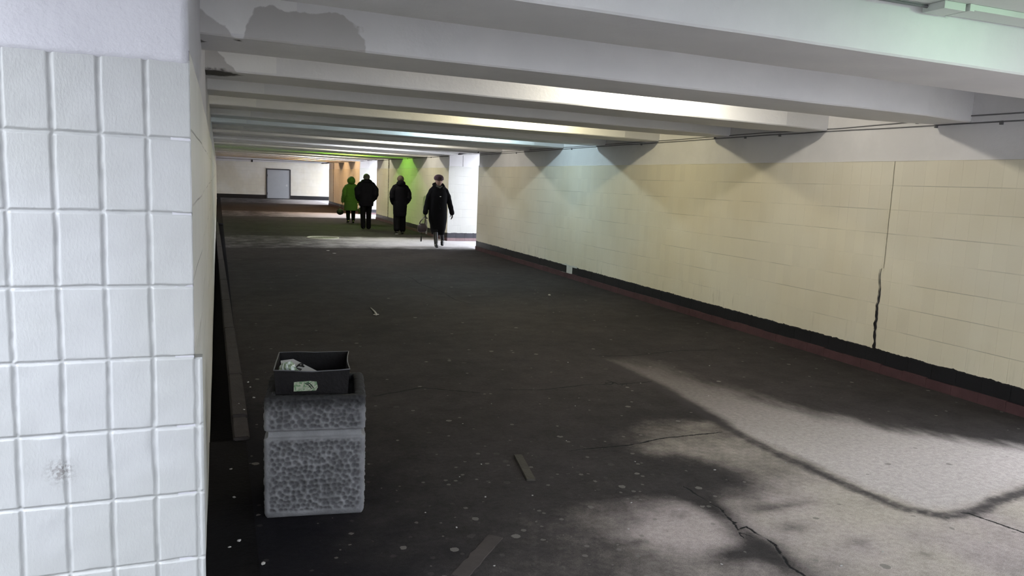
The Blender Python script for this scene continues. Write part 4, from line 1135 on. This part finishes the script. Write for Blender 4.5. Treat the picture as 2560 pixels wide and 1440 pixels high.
# handbag in her right hand
hb = empty('handbag', W1+V3(-.40, -.06, .36)); tag(hb, 'dark plum handbag with two straps held by the person in the long coat', 'handbag')
bm = bmesh.new()
def bagf(d, p):
    q = Vector((math.copysign(abs(d.x)**.55, d.x), math.copysign(abs(d.y)**.6, d.y), math.copysign(abs(d.z)**.6, d.z)))
    w_ = .125-.035*max(0, d.z)
    return Vector((q.x*w_, q.y*.055, q.z*.11))*(1+.03*nz(d.x*4, d.y*4, d.z*4))
blob(bm, (0, 0, .11), (1, 1, 1), 16, bagf); obj('bag_body', bm, m_bag, hb, smooth=True)
for sy in (-.025, .025):
    bm = bmesh.new(); tube(bm, [V3(-.075, sy, .20), V3(-.055, sy, .26), V3(.025, sy*.6, .365), V3(.05, sy*.6, .375), V3(.072, sy*.6, .36), V3(.066, sy, .27), V3(.06, sy, .20)], .008, 8)
    obj('strap', bm, m_bag, hb, smooth=True)
sc = empty('light_scarf', W1+V3(-.31, -.10, .33)); tag(sc, 'narrow pale strip of cloth hanging beside the plum handbag', 'scarf')
bm = bmesh.new(); tube(bm, [V3(0, 0, 0), V3(.003, .002, .10), V3(-.003, 0, .20), V3(.01, .02, .27), V3(.0, .04, .33)], [(.022, .007), (.020, .007), (.018, .007), (.016, .010), (.012, .008)], 10, flat=(1, 0, 0)); obj('cloth', bm, simple('pale_cloth', (.33, .33, .30), .9), sc, smooth=True)
um = empty('folded_umbrella', W1+V3(-.40, .04, .13)); tag(um, 'black folded umbrella hanging point down below the plum handbag', 'umbrella')
bm = bmesh.new(); tube(bm, [V3(0, 0, .0), V3(0, 0, .02), V3(.002, 0, .12)], [.010, .020, .017], 10); obj('handle', bm, m_glove, um, smooth=True)
bm = bmesh.new(); tube(bm, [V3(.002, 0, .12), V3(.004, 0, .30)], .006, 8); obj('shaft', bm, m_glove, um, smooth=True)

# --- three people walking away (built facing -y, turned round)
def stand(h=1.0, stride=.12, arms=None, head_z=1.62, bow=.02, hw=.19):
    j = dict(head=(0, -bow, head_z), neck=(0, 0, head_z-.15), chest=(0, .01, head_z-.37), pelvis=(0, .02, head_z-.68))
    z = head_z-.72
    j.update(hipR=(-.09, .01, z), hipL=(.09, .01, z), knR=(-.10, -stride*.9, z*.55), knL=(.10, stride*.1, z*.54), anR=(-.105, -stride, .085), toeR=(-.115, -stride-.14, .03),
             anL=(.105, stride*1.2, .105), toeL=(.115, stride*1.2-.13, .035))
    j.update(shR=(-hw, .01, head_z-.22), shL=(hw, .01, head_z-.22)); j.update(arms); return j
pock = dict(elR=(-.285, .07, 1.10), elL=(.285, .07, 1.10), wrR=(-.215, -.07, .93), wrL=(.215, -.07, .93))
J2 = stand(stride=.10, arms=pock, head_z=1.625, hw=.185)
def wear2(j):
    out = []
    c = coat([(1.50, 0, .02, .12, .10), (1.45, 0, .01, .17, .12), (1.37, 0, .01, .225, .145), (1.25, 0, .0, .262, .16), (1.05, 0, .0, .252, .165), (.90, 0, .01, .235, .165), (.74, 0, .01, .225, .155)],
             [([j['shR'], V3(-.29, .03, 1.26), j['elR'], V3(-.265, .0, 1.0), j['wrR']], [.092, .096, .092, .080, .072]), ([j['shL'], V3(.29, .03, 1.26), j['elL'], V3(.265, .0, 1.0), j['wrL']], [.092, .096, .092, .080, .072])])
    out.append(('jacket', c, m_coat_navy, .010))
    bm = bmesh.new(); tube(bm, [V3(-.09, -.09, 1.47), V3(-.12, .02, 1.50), V3(-.06, .09, 1.52), V3(.06, .09, 1.52), V3(.12, .02, 1.50), V3(.09, -.09, 1.47)], [.05, .065, .072, .072, .065, .05], 12); out.append(('collar', bm, m_coat_navy, .010))
    bm = bmesh.new(); blob(bm, (0, .02, 1.645), (.104, .112, .108), 20, lambda d, p: p*(1+.07*nz(d.x*4, d.y*4, d.z*4)+.05*nz(d.x*14, d.y*14, d.z*14))); out.append(('hair', bm, m_hair_grey, 0))
    bm = bmesh.new()
    for s, sx in (('R', -1), ('L', 1)):
        hp, kn, an = (Vector(j[a+s]) for a in ('hip', 'kn', 'an'))
        tube(bm, [hp+V3(0, 0, .06), hp, (hp+kn)/2, kn, (kn+an)/2, an+V3(0, 0, -.01)], [.11, .112, .10, .086, .080, .078], 16)
    tube(bm, [V3(0, .02, .98), V3(0, .02, .86)], [(.19, .13), (.17, .12)], 18, flat=(1, 0, 0)); out.append(('trousers', bm, m_trouser, .010))
    for s in 'RL': out.append(('shoe', boots(j, s, .06, r=.046), m_boot, .008))
    return out
person('person with grey hair in a wide black jacket and trousers, seen from behind', (4.39, 24.3, 0), math.pi, dict(j=J2, wear=wear2, pocket=True))
pock3 = dict(elR=(-.255, .06, 1.08), elL=(.255, .06, 1.08), wrR=(-.19, -.08, .92), wrL=(.19, -.08, .92))
J3 = stand(stride=.07, arms=pock3, head_z=1.60, hw=.165)
def wear3(j):
    out = []
    c = coat([(1.44, 0, .02, .09, .08), (1.40, 0, .01, .16, .11), (1.34, 0, .01, .205, .13), (1.22, 0, .0, .215, .14), (1.02, 0, .0, .21, .15), (.85, 0, .01, .205, .155), (.66, 0, .01, .20, .155), (.54, 0, .01, .185, .15)],
             [([j['shR'], V3(-.245, .03, 1.24), j['elR'], V3(-.235, .0, 1.0), j['wrR']], [.080, .082, .078, .070, .062]), ([j['shL'], V3(.245, .03, 1.24), j['elL'], V3(.235, .0, 1.0), j['wrL']], [.080, .082, .078, .070, .062])], quilt=.11, phase=1)
    out.append(('coat', c, m_coat_navy, .010))
    bm = bmesh.new(); blob(bm, (0, .07, 1.50), (.135, .095, .095), 14, lambda d, p: p*(1+.06*nz(d.x*3, d.y*3, d.z*3))); blob(bm, (0, .02, 1.45), (.14, .11, .07), 12); out.append(('hood', bm, m_coat_navy, .010))
    bm = bmesh.new(); blob(bm, (.0, .0, 1.63), (.100, .112, .105), 14, lambda d, p: p*(1+.035*math.sin(11*math.atan2(d.y, d.x))*(1-abs(d.z)))); out.append(('knit_hat', bm, m_hat_brown, 0))
    bm = bmesh.new()
    for s in 'RL':
        hp, kn, an = (Vector(j[a+s]) for a in ('hip', 'kn', 'an'))
        tube(bm, [hp, (hp+kn)/2, kn, (kn+an)/2, an+V3(0, 0, .06)], [.105, .10, .095, .092, .092], 16)
    out.append(('trousers', bm, m_trouser, .010))
    for s in 'RL': out.append(('boot', boots(j, s, .16, r=.058), m_boot_dark, .008))
    bm = bmesh.new(); t_ = Vector(j['anL']); tube(bm, [V3(t_.x, t_.y+.045, .018), V3(t_.x, t_.y-.02, .014)], [(.042, .012), (.045, .010)], 12, flat=(1, 0, 0)); out.append(('sole', bm, m_sole, 0))
    return out
person('person in knee-length black hooded coat and brown knit hat beside the green-lit wall', (5.03, 22.3, 0), math.pi, dict(j=J3, wear=wear3, pocket=True))
arms4 = dict(elR=(-.255, .05, 1.00), elL=(.255, .05, 1.00), wrR=(-.27, -.02, .76), wrL=(.285, -.03, .76))
J4 = stand(stride=.09, arms=arms4, head_z=1.50, hw=.165)
def wear4(j):
    out = []
    c = coat([(1.35, 0, .02, .10, .09), (1.31, 0, .01, .165, .11), (1.24, 0, .01, .205, .135), (1.12, 0, .0, .212, .15), (.95, 0, .0, .208, .155), (.80, 0, .01, .225, .17), (.62, 0, .01, .235, .18), (.45, 0, .01, .235, .18)],
             [([j['shR'], V3(-.235, .03, 1.16), j['elR'], V3(-.275, .01, .88), j['wrR']], [.076, .076, .072, .064, .056]), ([j['shL'], V3(.235, .03, 1.16), j['elL'], V3(.28, .01, .88), j['wrL']], [.076, .076, .072, .064, .056])], quilt=.105)
    out.append(('coat', c, m_green, .010))
    bm = bmesh.new()
    def hf(d, p):
        p = p.copy()
        if d.z < 0: p.x *= 1+.12*(-d.z); p.y += .02*(-d.z)
        else: p.x *= 1-.18*d.z
        return p*(1+.05*nz(d.x*3, d.y*3, d.z*3+4))
    blob(bm, (0, .025, 1.51), (.145, .145, .145), 16, hf); out.append(('hood', bm, m_green, .010))
    bm = bmesh.new()
    for s in 'RL':
        hp, kn, an = (Vector(j[a+s]) for a in ('hip', 'kn', 'an'))
        tube(bm, [hp, (hp+kn)/2, kn, (kn+an)/2, an+V3(0, 0, .04)], [.10, .09, .075, .070, .062], 16)
    out.append(('trousers', bm, m_trouser, .010))
    for s in 'RL': out.append(('boot', boots(j, s, .20, r=.056), m_boot, .008))
    return out
W4 = Vector((4.40, 27.35, 0))
person('person in a green quilted coat with the hood up carrying dark bags, walking away', W4, math.pi, dict(j=J4, wear=wear4))
def softbag(label, loc, r, mat):
    t = empty('bag', loc); tag(t, label, 'bag')
    bm = bmesh.new(); blob(bm, (0, 0, r[2]), r, 14, lambda d, p: p*(1+.10*nz(d.x*3, d.y*3, d.z*3))); obj('bag_body', bm, mat, t, smooth=True)
    bm = bmesh.new(); tube(bm, [V3(-r[0]*.6, 0, r[2]*1.75), V3(.03, 0, r[2]*2+.14), V3(.05, 0, r[2]*2+.14), V3(r[0]*.6, 0, r[2]*1.75)], .009, 8); obj('strap', bm, mat, t, smooth=True)
softbag('bulging black soft bag hanging at the left of the person in the green coat', W4+V3(-.37, .03, .285), (.125, .07, .105), m_bag_dark)
softbag('small brown bag hanging between the green coat and the black jacket', W4+V3(.325, .03, .33), (.07, .06, .115), m_bag_brown)
